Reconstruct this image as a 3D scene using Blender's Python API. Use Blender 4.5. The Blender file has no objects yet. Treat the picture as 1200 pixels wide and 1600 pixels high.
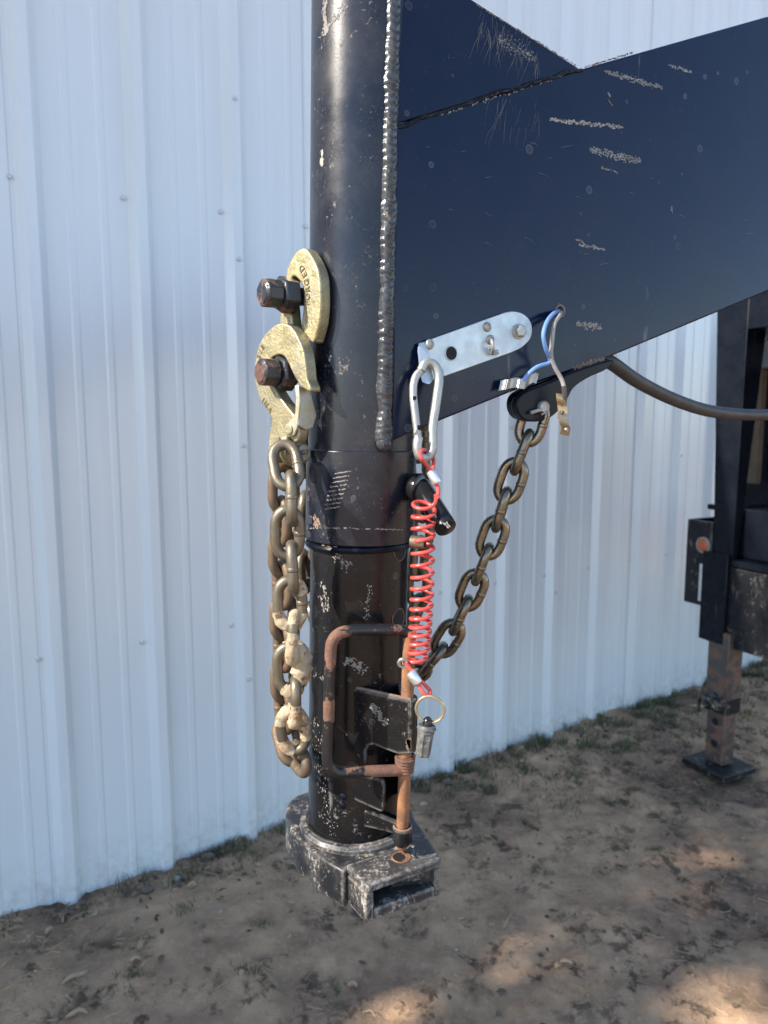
import bpy, bmesh, math, random
import numpy as np
from math import sin, cos, pi, radians, sqrt, atan2
from mathutils import Vector, Matrix, noise as mnoise
random.seed(7)
S = bpy.context.scene
COL = S.collection

# ------------------------------------------------------------------ camera, sky, sun, exposure
PITCH, CAMZ, FPX = radians(7.3), 1.49, 26 / 36 * 1600
cam = bpy.data.cameras.new('camera'); cam.sensor_fit = 'VERTICAL'; cam.sensor_height = 36; cam.lens = 26
cam.clip_start = .02; cam.clip_end = 3000
cam.dof.use_dof = True; cam.dof.focus_distance = .735; cam.dof.aperture_fstop = 9.
camo = bpy.data.objects.new('camera', cam); COL.objects.link(camo)
camo.location = (0, 0, CAMZ); camo.rotation_euler = (pi / 2 - PITCH, 0, 0); S.camera = camo

AZ, EL = radians(65), radians(36)                 # sun: from the left, a little behind the camera
TOSUN = Vector((-sin(AZ) * cos(EL), -cos(AZ) * cos(EL), sin(EL)))
world = bpy.data.worlds.new('World'); S.world = world; world.use_nodes = True
wn = world.node_tree.nodes; wn.clear()
sky = wn.new('ShaderNodeTexSky'); sky.sky_type = 'NISHITA'; sky.sun_disc = False
sky.sun_elevation = EL; sky.sun_rotation = atan2(TOSUN.x, TOSUN.y); sky.altitude = 1000; sky.dust_density = .5; sky.ozone_density = 1.5
bg = wn.new('ShaderNodeBackground'); bg.inputs['Strength'].default_value = .15
wo = wn.new('ShaderNodeOutputWorld')
world.node_tree.links.new(sky.outputs[0], bg.inputs[0]); world.node_tree.links.new(bg.outputs[0], wo.inputs[0])
sl = bpy.data.lights.new('sun', 'SUN'); sl.energy = 3.9; sl.angle = radians(.53); sl.color = (1, .92, .8)
so = bpy.data.objects.new('sun', sl); COL.objects.link(so); so.location = (-4, -3, 6)
so.rotation_euler = (-TOSUN).to_track_quat('-Z', 'Y').to_euler()
S.view_settings.view_transform = 'Standard'; S.view_settings.look = 'None'
S.view_settings.exposure = 1.32; S.view_settings.gamma = 1; S.view_settings.use_curve_mapping = False
S.render.engine = 'CYCLES'
S.cycles.max_bounces = 8

# ------------------------------------------------------------------ measuring helpers (a survey of the place from the photograph)
CAMP = Vector((0, 0, CAMZ))
def ray(x, y):
    a, b = (x - 600) / FPX, (y - 800) / FPX
    return Vector((a, cos(PITCH) - b * sin(PITCH), -sin(PITCH) - b * cos(PITCH)))
def onY(x, y, Y): d = ray(x, y); return CAMP + d * (Y / d.y)
def onz(x, y, z): d = ray(x, y); return CAMP + d * ((z - CAMZ) / d.z)
def onpl(x, y, p, n): d = ray(x, y); return CAMP + d * ((Vector(p) - CAMP).dot(n) / d.dot(n))
def proj(P):
    v = P - CAMP; Z = v.y * cos(PITCH) - v.z * sin(PITCH)
    return 600 + FPX * v.x / Z, 800 - FPX * (v.y * sin(PITCH) + v.z * cos(PITCH)) / Z
Q = radians(62.5)                                  # trailer heading
U = Vector((sin(Q), cos(Q), 0)); NN = Vector((cos(Q), -sin(Q), 0)); UP = Vector((0, 0, 1))
def axis(z): return Vector((-.0241 + (z - 1.394) * .0205, .748, z))       # the leaning coupler tube
RO, RI, RC = .0535, .0505, .0556
PA = axis(1.9) + NN * (RO + .0004)                  # a point of the neck's near face
def PL(x, y, h=0.): return onpl(x, y, PA + NN * h, NN)
WD = Vector((.826, .563, 0)).normalized(); WN = Vector((WD.y, -WD.x, 0)); W0 = Vector((-1.029, 2.03, 0))
def WP(s, d, z): return W0 + WD * s + WN * d + UP * z

# ------------------------------------------------------------------ materials
class NT:
    def __init__(s, name):
        s.m = bpy.data.materials.new(name); s.m.use_nodes = True; s.t = s.m.node_tree
        s.b = s.t.nodes['Principled BSDF']; s.co = s.new('ShaderNodeTexCoord')
        s.vec = s.co.outputs['Object']
    def new(s, k): return s.t.nodes.new(k)
    def ln(s, a, b): s.t.links.new(a, b)
    def set(s, inp, v):
        if hasattr(v, 'is_linked') or isinstance(v, bpy.types.NodeSocket): s.ln(v, inp)
        else: inp.default_value = v
    def P(s, **k):
        for n, v in k.items():
            if isinstance(v, tuple) and len(v) == 3: v = (*v, 1)
            s.set(s.b.inputs[n.replace('_', ' ')], v)
    def mapv(s, scale, loc=(0, 0, 0), rot=(0, 0, 0)):
        n = s.new('ShaderNodeMapping'); s.ln(s.vec, n.inputs[0])
        n.inputs['Scale'].default_value = scale; n.inputs['Location'].default_value = loc; n.inputs['Rotation'].default_value = rot
        return n.outputs[0]
    def noise(s, scale, detail=4, rough=.6, vec=None, dist=0):
        n = s.new('ShaderNodeTexNoise'); s.ln(vec or s.vec, n.inputs['Vector'])
        n.inputs['Scale'].default_value = scale; n.inputs['Detail'].default_value = detail
        n.inputs['Roughness'].default_value = rough; n.inputs['Distortion'].default_value = dist
        return n.outputs[0]
    def vor(s, scale, feat='F1', out='Distance', vec=None, rnd=1):
        n = s.new('ShaderNodeTexVoronoi'); n.feature = feat; s.ln(vec or s.vec, n.inputs['Vector'])
        n.inputs['Scale'].default_value = scale; n.inputs['Randomness'].default_value = rnd
        return n.outputs[out]
    def rng(s, v, a, b, c=0., d=1., smooth=False):
        n = s.new('ShaderNodeMapRange'); s.set(n.inputs[0], v)
        for i, q in enumerate((a, b, c, d)): s.set(n.inputs[i + 1], q)
        if smooth: n.interpolation_type = 'SMOOTHSTEP'
        return n.outputs[0]
    def mix(s, f, a, b):
        n = s.new('ShaderNodeMix'); n.data_type = 'RGBA'; s.set(n.inputs[0], f)
        for i, q in ((6, a), (7, b)):
            if isinstance(q, tuple): q = (*q[:3], 1)
            s.set(n.inputs[i], q)
        return n.outputs[2]
    def ma(s, op, a, b=0.):
        n = s.new('ShaderNodeMath'); n.operation = op; s.set(n.inputs[0], a); s.set(n.inputs[1], b); return n.outputs[0]
    def bump(s, h, strength=.3, dist=.001):
        n = s.new('ShaderNodeBump'); s.ln(h, n.inputs['Height']); n.inputs['Strength'].default_value = strength
        n.inputs['Distance'].default_value = dist
        if s.b.inputs['Normal'].is_linked:
            s.ln(s.b.inputs['Normal'].links[0].from_socket, n.inputs['Normal'])
        s.ln(n.outputs[0], s.b.inputs['Normal'])
    def rand(s):
        o = s.new('ShaderNodeObjectInfo'); a = s.new('ShaderNodeVectorMath'); a.operation = 'ADD'
        c = s.new('ShaderNodeCombineXYZ'); m = s.ma('MULTIPLY', o.outputs['Random'], 9.)
        s.ln(m, c.inputs[0]); s.ln(m, c.inputs[2]); s.ln(s.vec, a.inputs[0]); s.ln(c.outputs[0], a.inputs[1]); s.vec = a.outputs[0]

def black_paint(name, dust=.5, chips=.0, base=(.011, .012, .015), rough=.2, spots=True, tan=(.34, .27, .19), rustc=0., film_k=.05, spec=.5, edge=0.):
    n = NT(name)
    film = n.rng(n.noise(14, 5, .65), .42, .75)                       # thin dust film
    speck = n.rng(n.noise(420, 3, .7), .66 - .05 * dust, .74)         # grit
    patch = n.rng(n.noise(38, 6, .7), .5, .72)
    speck = n.ma('MULTIPLY', speck, patch)
    scr = n.noise(60, 2, .5, n.mapv((1, 1, .06), rot=(.5, .3, .2)))
    scr = n.ma('MULTIPLY', n.rng(scr, .69, .73), n.rng(n.noise(22, 3), .5, .65))
    col = n.mix(n.ma('MULTIPLY', film, film_k * dust), base, (.3, .27, .24))
    col = n.mix(n.ma('MULTIPLY', speck, .35 * dust), col, (.45, .42, .38))
    col = n.mix(n.ma('MULTIPLY', scr, .3 * dust), col, (.5, .48, .45))
    r = n.rng(film, 0, 1, rough, rough + .16)
    if spots:
        v = n.new('ShaderNodeTexVoronoi'); n.ln(n.vec, v.inputs['Vector']); v.inputs['Scale'].default_value = 42
        sx = n.new('ShaderNodeSeparateColor'); n.ln(v.outputs['Color'], sx.inputs[0])
        sz = n.rng(sx.outputs[0], .45, 1, 0, .17)
        d = n.ma('SUBTRACT', v.outputs['Distance'], n.ma('MULTIPLY', n.noise(300, 2), .06))
        ring = n.ma('MULTIPLY', n.ma('LESS_THAN', d, sz), n.rng(n.ma('SUBTRACT', sz, d), 0, .07, 1, .35))
        ring = n.ma('MULTIPLY', ring, n.rng(n.noise(9, 2), .42, .6))
        col = n.mix(n.ma('MULTIPLY', ring, .16), col, (.42, .42, .4))
        r = n.ma('ADD', r, n.ma('MULTIPLY', ring, .25))
    if chips:
        a = n.noise(26, 4, .6); b = n.noise(210, 8, .8); e = n.noise(95, 3, .6, n.mapv((1, 1, .35)))
        m = n.ma('ADD', n.ma('MULTIPLY', b, .55), n.ma('ADD', n.ma('MULTIPLY', a, .27), n.ma('MULTIPLY', e, .18)))
        m = n.rng(m, .585 - .075 * chips, .66 - .075 * chips, 0, .85)
        if edge:                                     # wear gathers on edges and corners
            bv = n.new('ShaderNodeBevel'); bv.samples = 4; bv.inputs['Radius'].default_value = .005
            ge = n.new('ShaderNodeNewGeometry'); dt = n.new('ShaderNodeVectorMath'); dt.operation = 'DOT_PRODUCT'
            n.ln(bv.outputs[0], dt.inputs[0]); n.ln(ge.outputs['Normal'], dt.inputs[1])
            em = n.ma('MULTIPLY', n.rng(dt.outputs['Value'], .995, .88), n.rng(n.ma('ADD', n.ma('MULTIPLY', n.noise(45, 4, .7), .5), n.ma('MULTIPLY', b, .5)), .43, .53, 0, edge))
            m = n.ma('MAXIMUM', m, em)
        tcol = n.mix(n.rng(n.noise(90, 4), .4, .62), tan, (.42, .4, .37))
        if rustc: tcol = n.mix(n.rng(n.noise(55, 4), .45, .6), tcol, (.2, .085, .045))
        col = n.mix(m, col, tcol); r = n.mix(m, r, (.8, .8, .8)); n.bump(n.ma('MULTIPLY', m, -1.), .5, .0006)
    n.bump(n.noise(520, 3, .55), .1, .0006)
    n.P(Base_Color=col, Roughness=r, Specular_IOR_Level=spec)
    return n.m
def rusty(name, a=(.27, .1, .045), b=(.13, .055, .035), paint=None, cover=.5, pale=False):
    n = NT(name)
    col = n.mix(n.rng(n.noise(60, 6, .7), .38, .62), a, b)
    col = n.mix(n.ma('MULTIPLY', n.rng(n.noise(300, 4, .7), .55, .7), .5), col, (.42, .22, .12))
    n.bump(n.noise(260, 6, .7), .5, .0008)
    r = .8
    if paint:
        m = n.rng(n.ma('ADD', n.ma('MULTIPLY', n.noise(26, 6, .6), .8), n.ma('MULTIPLY', n.noise(140, 4), .2)), cover - .012, cover + .012)
        col = n.mix(m, col, paint); r = n.mix(m, (.8, .8, .8), (.28, .28, .28)); n.bump(m, .6, .0006)
    n.P(Base_Color=col, Roughness=r, Metallic=0.)
    return n.m
def metal(name, a, b, rough=.4, metallic=.9, sc=30, dirt=(.1, .08, .06), dirty=.3, rnd=False, pit=.3, c=None, grain=0.):
    n = NT(name)
    if rnd: n.rand()
    f = n.rng(n.noise(sc, 6, .65, dist=.6), .38, .64)
    col = n.mix(f, a, b)
    if c: col = n.mix(n.rng(n.noise(sc * 1.7, 3, .5, dist=1.), .52, .68), col, c)
    d = n.ma('MULTIPLY', n.rng(n.noise(sc * 2.6, 6, .75), .5, .72), dirty)
    col = n.mix(d, col, dirt)
    if grain: col = n.mix(n.ma('MULTIPLY', n.rng(n.noise(650, 3, .7), .42, .62), grain), col, tuple(q * .45 for q in a)); n.bump(n.noise(48, 3, .6), .5, .003)
    r = n.rng(n.noise(sc * 3, 4), .3, .7, rough - .1, rough + .15)
    n.bump(n.noise(420, 4, .6), pit, .0006)
    n.P(Base_Color=col, Roughness=r, Metallic=n.rng(d, 0, .6, metallic, metallic * .4))
    return n.m
def plain(name, c, rough=.5, metallic=0., var=.25, sc=80, bump=.2, coat=0.):
    n = NT(name)
    col = n.mix(n.rng(n.noise(sc, 5, .65), .35, .7), c, tuple(q * (1 - var) for q in c))
    n.bump(n.noise(sc * 4, 4), bump, .0005)
    n.P(Base_Color=col, Roughness=rough, Metallic=metallic, Coat_Weight=coat)
    return n.m

M = {}
M['black'] = black_paint('black_gloss_sky_tint', .8, base=(.005, .01, .032), film_k=.005, rough=.15, spec=.27)  # blue in the base imitates sky reflected in black paint
M['tube'] = black_paint('black_paint_dusty', 1.3, .1, film_k=.07, rough=.22, base=(.008, .01, .018), spec=.42)
M['lower'] = black_paint('black_paint_scuffed', 1., .06, tan=(.36, .32, .27), film_k=.02, spec=.32, edge=.6, base=(.007, .007, .008))
M['base'] = black_paint('black_paint_chipped', 2., .78, spots=False, rough=.34, film_k=.14, tan=(.4, .33, .25), edge=.85)
M['weld'] = black_paint('black_weld_bead', 1., .1, spots=False, rough=.22, base=(.034, .036, .04), film_k=.06)
M['dark'] = black_paint('black_paint_plain', .35, spots=False, rough=.25, film_k=.02, base=(.005, .007, .012), spec=.2)
M['mudframe'] = black_paint('black_paint_muddy', 1.3, .5, spots=False, rough=.4, tan=(.42, .33, .22), film_k=.03, spec=.22, edge=1.)
M['handle'] = rusty('rust_through_black_paint', (.19, .09, .055), (.12, .06, .042), (.014, .014, .015), .49)
M['rod'] = rusty('orange_rust', (.3, .135, .055), (.15, .07, .04))
M['rodbrown'] = rusty('brown_rust', (.2, .09, .05), (.11, .055, .038), (.016, .016, .017), .6)
M['bolt'] = rusty('rusty_black_bolt', (.12, .055, .042), (.06, .035, .03), (.022, .024, .028), .475)
M['jack'] = rusty('jack_rust', (.17, .085, .055), (.11, .075, .06), (.07, .06, .055), .5)
M['hook'] = metal('yellow_zinc', (.43, .36, .19), (.37, .34, .24), .42, .65, 30, (.13, .1, .06), .5, pit=.8, c=(.46, .42, .28), grain=.5)
M['latch'] = metal('zinc_sheet', (.52, .53, .47), (.5, .42, .22), .4, .6, 40, (.2, .15, .08), .35)
M['galv'] = metal('galvanised_sheet', (.55, .61, .63), (.49, .56, .59), .42, .6, 24, (.35, .33, .3), .22, pit=.12)
M['bright'] = metal('bright_zinc_wire', (.42, .41, .375), (.33, .32, .29), .42, .7, 40, (.3, .27, .2), .25)
M['crimp'] = metal('aluminium_crimp', (.75, .75, .73), (.65, .65, .62), .35, .8, 60)
M['chain'] = metal('dark_bronze_chain', (.27, .225, .16), (.17, .16, .125), .27, .88, 40, (.07, .05, .035), .45, True, .25, c=(.3, .19, .13))
M['chainold'] = metal('weathered_chain', (.2, .17, .115), (.15, .13, .1), .42, .65, 45, (.2, .1, .05), .45, True, .5)
M['chainrust'] = metal('rusted_chain', (.17, .115, .07), (.13, .1, .07), .55, .4, 45, (.22, .09, .04), .6, True, .5)
M['ring'] = metal('brass_ring', (.6, .46, .26), (.5, .4, .25), .35, .8, 60)
M['red'] = plain('red_vinyl', (.72, .085, .07), .36, var=.35, sc=60, bump=.1, coat=.25)
M['plug'] = metal('grey_plug_plastic', (.15, .155, .15), (.04, .043, .043), .6, .1, 90, (.4, .33, .2), .6)
M['blackplastic'] = plain('black_plastic', (.012, .012, .013), .18, bump=.05)
M['bluewire'] = plain('blue_wire', (.16, .3, .62), .35)
M['greywire'] = plain('grey_wire', (.33, .31, .28), .35, var=.4)
M['darkwire'] = plain('dark_wire', (.06, .055, .05), .4)
M['conduit'] = plain('grey_black_cable', (.05, .046, .044), .5, var=.5, sc=40)
M['hole'] = plain('deep_dark', (.006, .006, .007), .8)
M['chipsteel'] = metal('scraped_steel', (.34, .32, .29), (.2, .17, .14), .5, .4, 90)
M['chiprust'] = plain('scraped_primer', (.27, .18, .135), .7, var=.5)
M['dust'] = plain('dried_dust', (.27, .25, .225), .85, var=.3)
M['amber'] = plain('amber_lens', (.5, .12, .04), .3)
M['reflector'] = plain('white_reflector', (.62, .62, .62), .35)
M['wood'] = plain('tan_board', (.2, .15, .1), .7, var=.4, sc=8)
M['greyboard'] = plain('grey_board', (.25, .26, .26), .6, var=.2, sc=8)
M['screw'] = plain('painted_screw', (.68, .7, .72), .35, .4)
def mk_mud():
    n = NT('dried_mud'); n.rand()
    col = n.mix(n.rng(n.noise(55, 6, .7), .35, .65), (.56, .47, .33), (.4, .3, .18))
    col = n.mix(n.rng(n.noise(75, 5, .7), .54, .64), col, (.36, .18, .07))
    col = n.mix(n.rng(n.noise(130, 5, .75), .57, .66), col, (.1, .075, .05))
    n.bump(n.noise(140, 8, .75), .9, .003); n.P(Base_Color=col, Roughness=.9); return n.m
M['mud'] = mk_mud()
def mk_wall():
    n = NT('white_painted_steel')
    z = n.new('ShaderNodeSeparateXYZ'); n.ln(n.vec, z.inputs[0])
    streak = n.noise(3, 5, .6, n.mapv((9, 9, .25)))
    col = n.mix(n.rng(streak, .4, .8), (.7, .742, .745), (.66, .705, .71))
    low = n.ma('MULTIPLY', n.rng(z.outputs[2], .22, .03), n.rng(n.noise(30, 6, .7), .42, .7))
    col = n.mix(n.ma('MULTIPLY', low, .6), col, (.33, .27, .2))
    col = n.mix(n.ma('MULTIPLY', n.rng(n.noise(160, 3), .7, .76), .25), col, (.3, .28, .25))
    n.bump(n.noise(2.2, 3, .5, n.mapv((1, 1, .5))), .07, .012)
    n.P(Base_Color=col, Roughness=n.rng(streak, .3, .7, .2, .28), Specular_IOR_Level=.65); return n.m
M['wall'] = mk_wall()
def mk_dirt():
    n = NT('bare_dirt')
    big = n.noise(1.1, 5, .6); mid = n.noise(7, 6, .65); fine = n.noise(60, 6, .7)
    col = n.mix(n.rng(mid, .36, .66), (.68, .45, .275), (.43, .28, .175))
    col = n.mix(n.rng(big, .5, .62), col, (.24, .155, .105))
    col = n.mix(n.ma('MULTIPLY', n.rng(fine, .5, .72), .55), col, (.74, .5, .35))
    dk = n.ma('MULTIPLY', n.rng(n.noise(11, 6, .75), .52, .6), n.rng(n.noise(2.3, 3), .4, .54))
    col = n.mix(n.ma('MULTIPLY', dk, .8), col, (.06, .048, .036))
    n.bump(n.noise(30, 9, .75), .9, .02); n.bump(n.noise(200, 6, .75), .8, .005)
    n.P(Base_Color=col, Roughness=.95, Specular_IOR_Level=.2); return n.m
M['dirt'] = mk_dirt()
def mk_leaf(name, a, b, sc=6):
    n = NT(name); n.P(Base_Color=n.mix(n.rng(n.noise(sc, 3, .6), .35, .65), a, b), Roughness=.75, Specular_IOR_Level=.25); return n.m
M['grass'] = mk_leaf('grass_green', (.05, .085, .03), (.14, .14, .07), 14)
M['weed'] = mk_leaf('dark_weed', (.05, .055, .035), (.1, .09, .055), 19)
M['straw'] = mk_leaf('dry_straw', (.52, .38, .23), (.3, .21, .12), 20)
M['litter'] = mk_leaf('dead_leaf', (.05, .038, .028), (.26, .19, .12), 14)
M['bark'] = mk_leaf('bark', (.2, .15, .11), (.12, .09, .07), 8)
M['leaf'] = mk_leaf('tree_leaf', (.05, .075, .03), (.09, .11, .05), 2)
M['stone'] = plain('pale_stone', (.45, .41, .36), .8, var=.4)
M['roof'] = plain('grey_roof_sheet', (.4, .41, .42), .4, .3, sc=5)

# ------------------------------------------------------------------ mesh helpers
class MB:
    def __init__(s): s.v = []; s.f = []
    def add(s, vs, fs):
        o = len(s.v); s.v += [Vector(q) for q in vs]; s.f += [tuple(i + o for i in f) for f in fs]; return s
def worldloc(o):
    v = Vector((0, 0, 0))
    while o is not None: v += o.location; o = o.parent
    return v
def obj(name, mb, mat, parent=None, bevel=0., seg=2, sharp=35, smooth=True, loc=None):
    me = bpy.data.meshes.new(name)
    o = bpy.data.objects.new(name, me); COL.objects.link(o)
    base = worldloc(parent)
    if parent: o.parent = parent
    if loc is not None: o.location = Vector(loc) - base; base = Vector(loc)
    me.from_pydata([q - base for q in mb.v], [], mb.f)
    bm = bmesh.new(); bm.from_mesh(me); bmesh.ops.recalc_face_normals(bm, faces=bm.faces); bm.to_mesh(me); bm.free()
    me.materials.append(M[mat] if isinstance(mat, str) else mat)
    if smooth:
        me.polygons.foreach_set('use_smooth', [True] * len(me.polygons)); me.set_sharp_from_angle(angle=radians(sharp))
    if bevel:
        b = o.modifiers.new('bevel', 'BEVEL'); b.width = bevel; b.segments = seg; b.limit_method = 'ANGLE'; b.angle_limit = radians(38)
    return o
def thing(name, loc, label, cat, group=None):
    o = bpy.data.objects.new(name, None); COL.objects.link(o); o.location = loc; o.empty_display_size = .05
    o['label'] = label; o['category'] = cat
    if group: o['group'] = group
    return o
def tag(o, label, cat, group=None):
    o['label'] = label; o['category'] = cat
    if group: o['group'] = group
    return o
def kind(o, k): o['kind'] = k; return o
def frames(pts, closed=False, up=None):
    n = len(pts); T = []
    for i in range(n):
        a = pts[(i - 1) % n] if closed or i else pts[0]; b = pts[(i + 1) % n] if closed or i < n - 1 else pts[-1]
        T.append((b - a).normalized())
    x = up or (Vector((0, 0, 1)) if abs(T[0].z) < .9 else Vector((1, 0, 0)))
    x = (x - T[0] * x.dot(T[0])).normalized(); X = [x]
    for i in range(1, n):
        x = X[-1] - T[i] * X[-1].dot(T[i]); X.append(x.normalized())
    if closed:
        y = T[0].cross(X[0]); e = X[-1] - T[0] * X[-1].dot(T[0]); ang = atan2(e.dot(y), e.dot(X[0]))
        X = [Matrix.Rotation(-ang * i / n, 3, T[i]) @ X[i] for i in range(n)]
    return T, X
def sweep(mb, pts, r, seg=10, closed=False, cap=True, rf=None, up=None):
    pts = [Vector(q) for q in pts]; T, X = frames(pts, closed, up); n = len(pts); o = []
    for i in range(n):
        y = T[i].cross(X[i]); rr = r[i] if isinstance(r, (list, tuple)) else r
        for k in range(seg):
            a = 2 * pi * k / seg; q = rr * (rf(i, k, a) if rf else 1.)
            o.append(pts[i] + X[i] * (cos(a) * q) + y * (sin(a) * q))
    f = []
    for i in range(n if closed else n - 1):
        for k in range(seg):
            a, b = i * seg + k, i * seg + (k + 1) % seg; c = ((i + 1) % n) * seg
            f.append((a, b, c + (k + 1) % seg, c + k))
    if not closed and cap: f += [tuple(range(seg))[::-1], tuple((n - 1) * seg + k for k in range(seg))]
    return mb.add(o, f)
def spl(pts, m=6, closed=False):
    pts = [Vector(p) if len(p) == 3 else Vector((p[0], p[1], 0)) for p in pts]; n = len(pts); out = []
    for i in range(n if closed else n - 1):
        g = (lambda j: pts[j % n]) if closed else (lambda j: pts[max(0, min(n - 1, j))])
        a, b, c, d = g(i - 1), g(i), g(i + 1), g(i + 2)
        for k in range(m):
            t = k / m
            out.append(.5 * ((2 * b) + (c - a) * t + (2 * a - 5 * b + 4 * c - d) * t * t + (3 * b - a - 3 * c + d) * t ** 3))
    if not closed: out.append(pts[-1])
    return out
def prism(mb, poly, d):
    n = len(poly); poly = [Vector(p) for p in poly]
    return mb.add(poly + [p + d for p in poly], [tuple(range(n)), tuple(range(n, 2 * n))[::-1]] + [(i, i + n, (i + 1) % n + n, (i + 1) % n) for i in range(n)])
def box(mb, o, x, y, z):
    o, x, y, z = Vector(o), Vector(x), Vector(y), Vector(z); return prism(mb, [o, o + x, o + x + y, o + y], z)
def lathe(mb, o, d, prof, seg=32, cap=True):
    o, d = Vector(o), Vector(d).normalized(); x = d.orthogonal().normalized(); y = d.cross(x); vs = []; f = []
    for h, r in prof:
        for k in range(seg):
            a = 2 * pi * k / seg; vs.append(o + d * h + x * (r * cos(a)) + y * (r * sin(a)))
    for i in range(len(prof) - 1):
        for k in range(seg):
            a, b = i * seg + k, i * seg + (k + 1) % seg; f.append((a, b, b + seg, a + seg))
    if cap: f += [tuple(range(seg))[::-1], tuple((len(prof) - 1) * seg + k for k in range(seg))]
    return mb.add(vs, f)
def ngon_bolt(mb, o, d, r, L, sides=6, ch=.12, phase=0.):
    o, d = Vector(o), Vector(d).normalized(); x = UP - d * UP.dot(d); x = x.normalized() if x.length > .1 else d.orthogonal().normalized(); y = d.cross(x)
    P = lambda h, rr: [o + d * h + (x * cos(2 * pi * k / sides + phase) + y * sin(2 * pi * k / sides + phase)) * rr for k in range(sides)]
    rings = [P(0, r), P(L - r * ch, r), P(L, r * (1 - ch * 1.4))]; vs = sum(rings, []); f = []
    for i in range(2):
        for k in range(sides): a, b = i * sides + k, i * sides + (k + 1) % sides; f.append((a, b, b + sides, a + sides))
    return mb.add(vs, f + [tuple(range(sides))[::-1], tuple(2 * sides + k for k in range(sides))])
def fn(p, s): return mnoise.noise(Vector(p) * s)
def rough_up(mb, amp, sc, i0=0):
    for i in range(i0, len(mb.v)):
        v = mb.v[i]; mb.v[i] = v + mnoise.noise_vector(v * sc) * amp
    return mb

# ------------------------------------------------------------------ SETTING: ground
def gz(x, y):
    d = (Vector((x, y, 0)) - W0).dot(WN)
    t = max(0, min(1, 1 - d / 1.1)); return .042 * t * t * (3 - 2 * t)
def make_ground():
    xs = np.arange(-2.4, 4.6, .014); ys = np.arange(.5, 6.2, .014)
    nx, ny = len(xs), len(ys); X, Y = np.meshgrid(xs, ys)
    rs = np.random.RandomState(3)
    def vn(sc):
        g = rs.rand(64, 64); gx = (X + 10) * sc % 64; gy = (Y + 10) * sc % 64
        i, j = gx.astype(int), gy.astype(int); fx, fy = gx - i, gy - j; fx = fx * fx * (3 - 2 * fx); fy = fy * fy * (3 - 2 * fy)
        a = g[i % 64, j % 64]; b = g[(i + 1) % 64, j % 64]; c = g[i % 64, (j + 1) % 64]; d = g[(i + 1) % 64, (j + 1) % 64]
        return a * (1 - fx) * (1 - fy) + b * fx * (1 - fy) + c * (1 - fx) * fy + d * fx * fy - .5
    D = (X - W0.x) * WN.x + (Y - W0.y) * WN.y
    t = np.clip(1 - D / 1.1, 0, 1); Z = .042 * t * t * (3 - 2 * t)
    Z += .03 * vn(1.7) + .02 * vn(5) + .02 * vn(12) + .016 * vn(27) * (vn(2.1) + .6)
    Z += .012 * np.maximum(0, vn(34) - .18) + .006 * vn(60)
    e = np.minimum(np.minimum(X - xs[0], xs[-1] - X), np.minimum(Y - ys[0], ys[-1] - Y))
    Z -= .09 * np.clip(1 - e / .35, 0, 1)
    V = np.stack([X.ravel(), Y.ravel(), Z.ravel()], 1); idx = np.arange(nx * ny).reshape(ny, nx)
    F = np.stack([idx[:-1, :-1].ravel(), idx[:-1, 1:].ravel(), idx[1:, 1:].ravel(), idx[1:, :-1].ravel()], 1)
    me = bpy.data.meshes.new('ground'); me.vertices.add(len(V)); me.vertices.foreach_set('co', V.ravel())
    me.loops.add(F.size); me.loops.foreach_set('vertex_index', F.ravel().astype(np.int32))
    me.polygons.add(len(F)); me.polygons.foreach_set('loop_start', np.arange(0, F.size, 4, dtype=np.int32))
    me.update(); me.validate(); me.polygons.foreach_set('use_smooth', [True] * len(F)); me.materials.append(M['dirt'])
    o = bpy.data.objects.new('ground', me); COL.objects.link(o); kind(o, 'structure')
    mb = MB(); R = 900.
    mb.add([(-R, -R, -.035), (R, -R, -.035), (R, R, -.035), (-R, R, -.035)], [(0, 1, 2, 3)])
    kind(obj('yard', mb, 'dirt', smooth=False), 'structure')
    return lambda x, y: Z[min(ny - 1, max(0, int((y - ys[0]) / .014))), min(nx - 1, max(0, int((x - xs[0]) / .014)))]
GZ = make_ground()

# ------------------------------------------------------------------ the steel building
WH = 3.68
bld = thing('metal_building', WP(0, 0, 0), 'white ribbed metal building wall behind the trailer coupler', 'building')
PR, PW = .294, .882                                 # rib spacing, panel cover
def panel_mesh():
    prof = []                                       # one rib period measured from its screw
    for k in range(3):
        b = k * PR
        for s, d in ((.000, 0), (.010, 0), (.032, .029), (.060, .029), (.082, 0), (.136, 0), (.142, .0028), (.156, .0028), (.162, 0), (.226, 0), (.232, .0028), (.246, .0028), (.252, 0)):
            prof.append((b + s, d))
    prof.append((PW - .0008, 0))
    mb = MB(); n = len(prof); zs = [.0, .9, 1.8, 2.7, WH]
    for z in zs:
        for s, d in prof: mb.v.append(WD * s + WN * d + UP * z)
    for i in range(len(zs) - 1):
        for k in range(n - 1): a = i * n + k; mb.f.append((a, a + 1, a + n + 1, a + n))
    return mb
pm = panel_mesh(); first = None; npan = 0
for k in range(-9, 10):
    s0 = .044 + k * PW
    if first is None:
        first = obj('wall_panel', pm, 'wall', None, sharp=20); first.parent = bld; o = first
    else:
        o = first.copy(); COL.objects.link(o)
    o.location = WD * s0 + WN * (.0006 * (k % 2))
hd = MB(); lathe(hd, (0, 0, 0), WN, [(0, .0085), (.0015, .0085), (.002, .0062), (.006, .0055), (.0075, .004)], 12)
sc0 = None
for row, z in enumerate((2.119, .80)):
    for k in range(-2, 14):
        s = .044 + k * PR + (.0 if row == 0 else .0)
        if sc0 is None: sc0 = obj('screw', hd, 'screw', None); sc0.parent = bld; o = sc0
        else: o = sc0.copy(); COL.objects.link(o)
        o.location = WD * s + WN * .0005 + UP * (z + random.uniform(-.006, .006))
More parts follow.
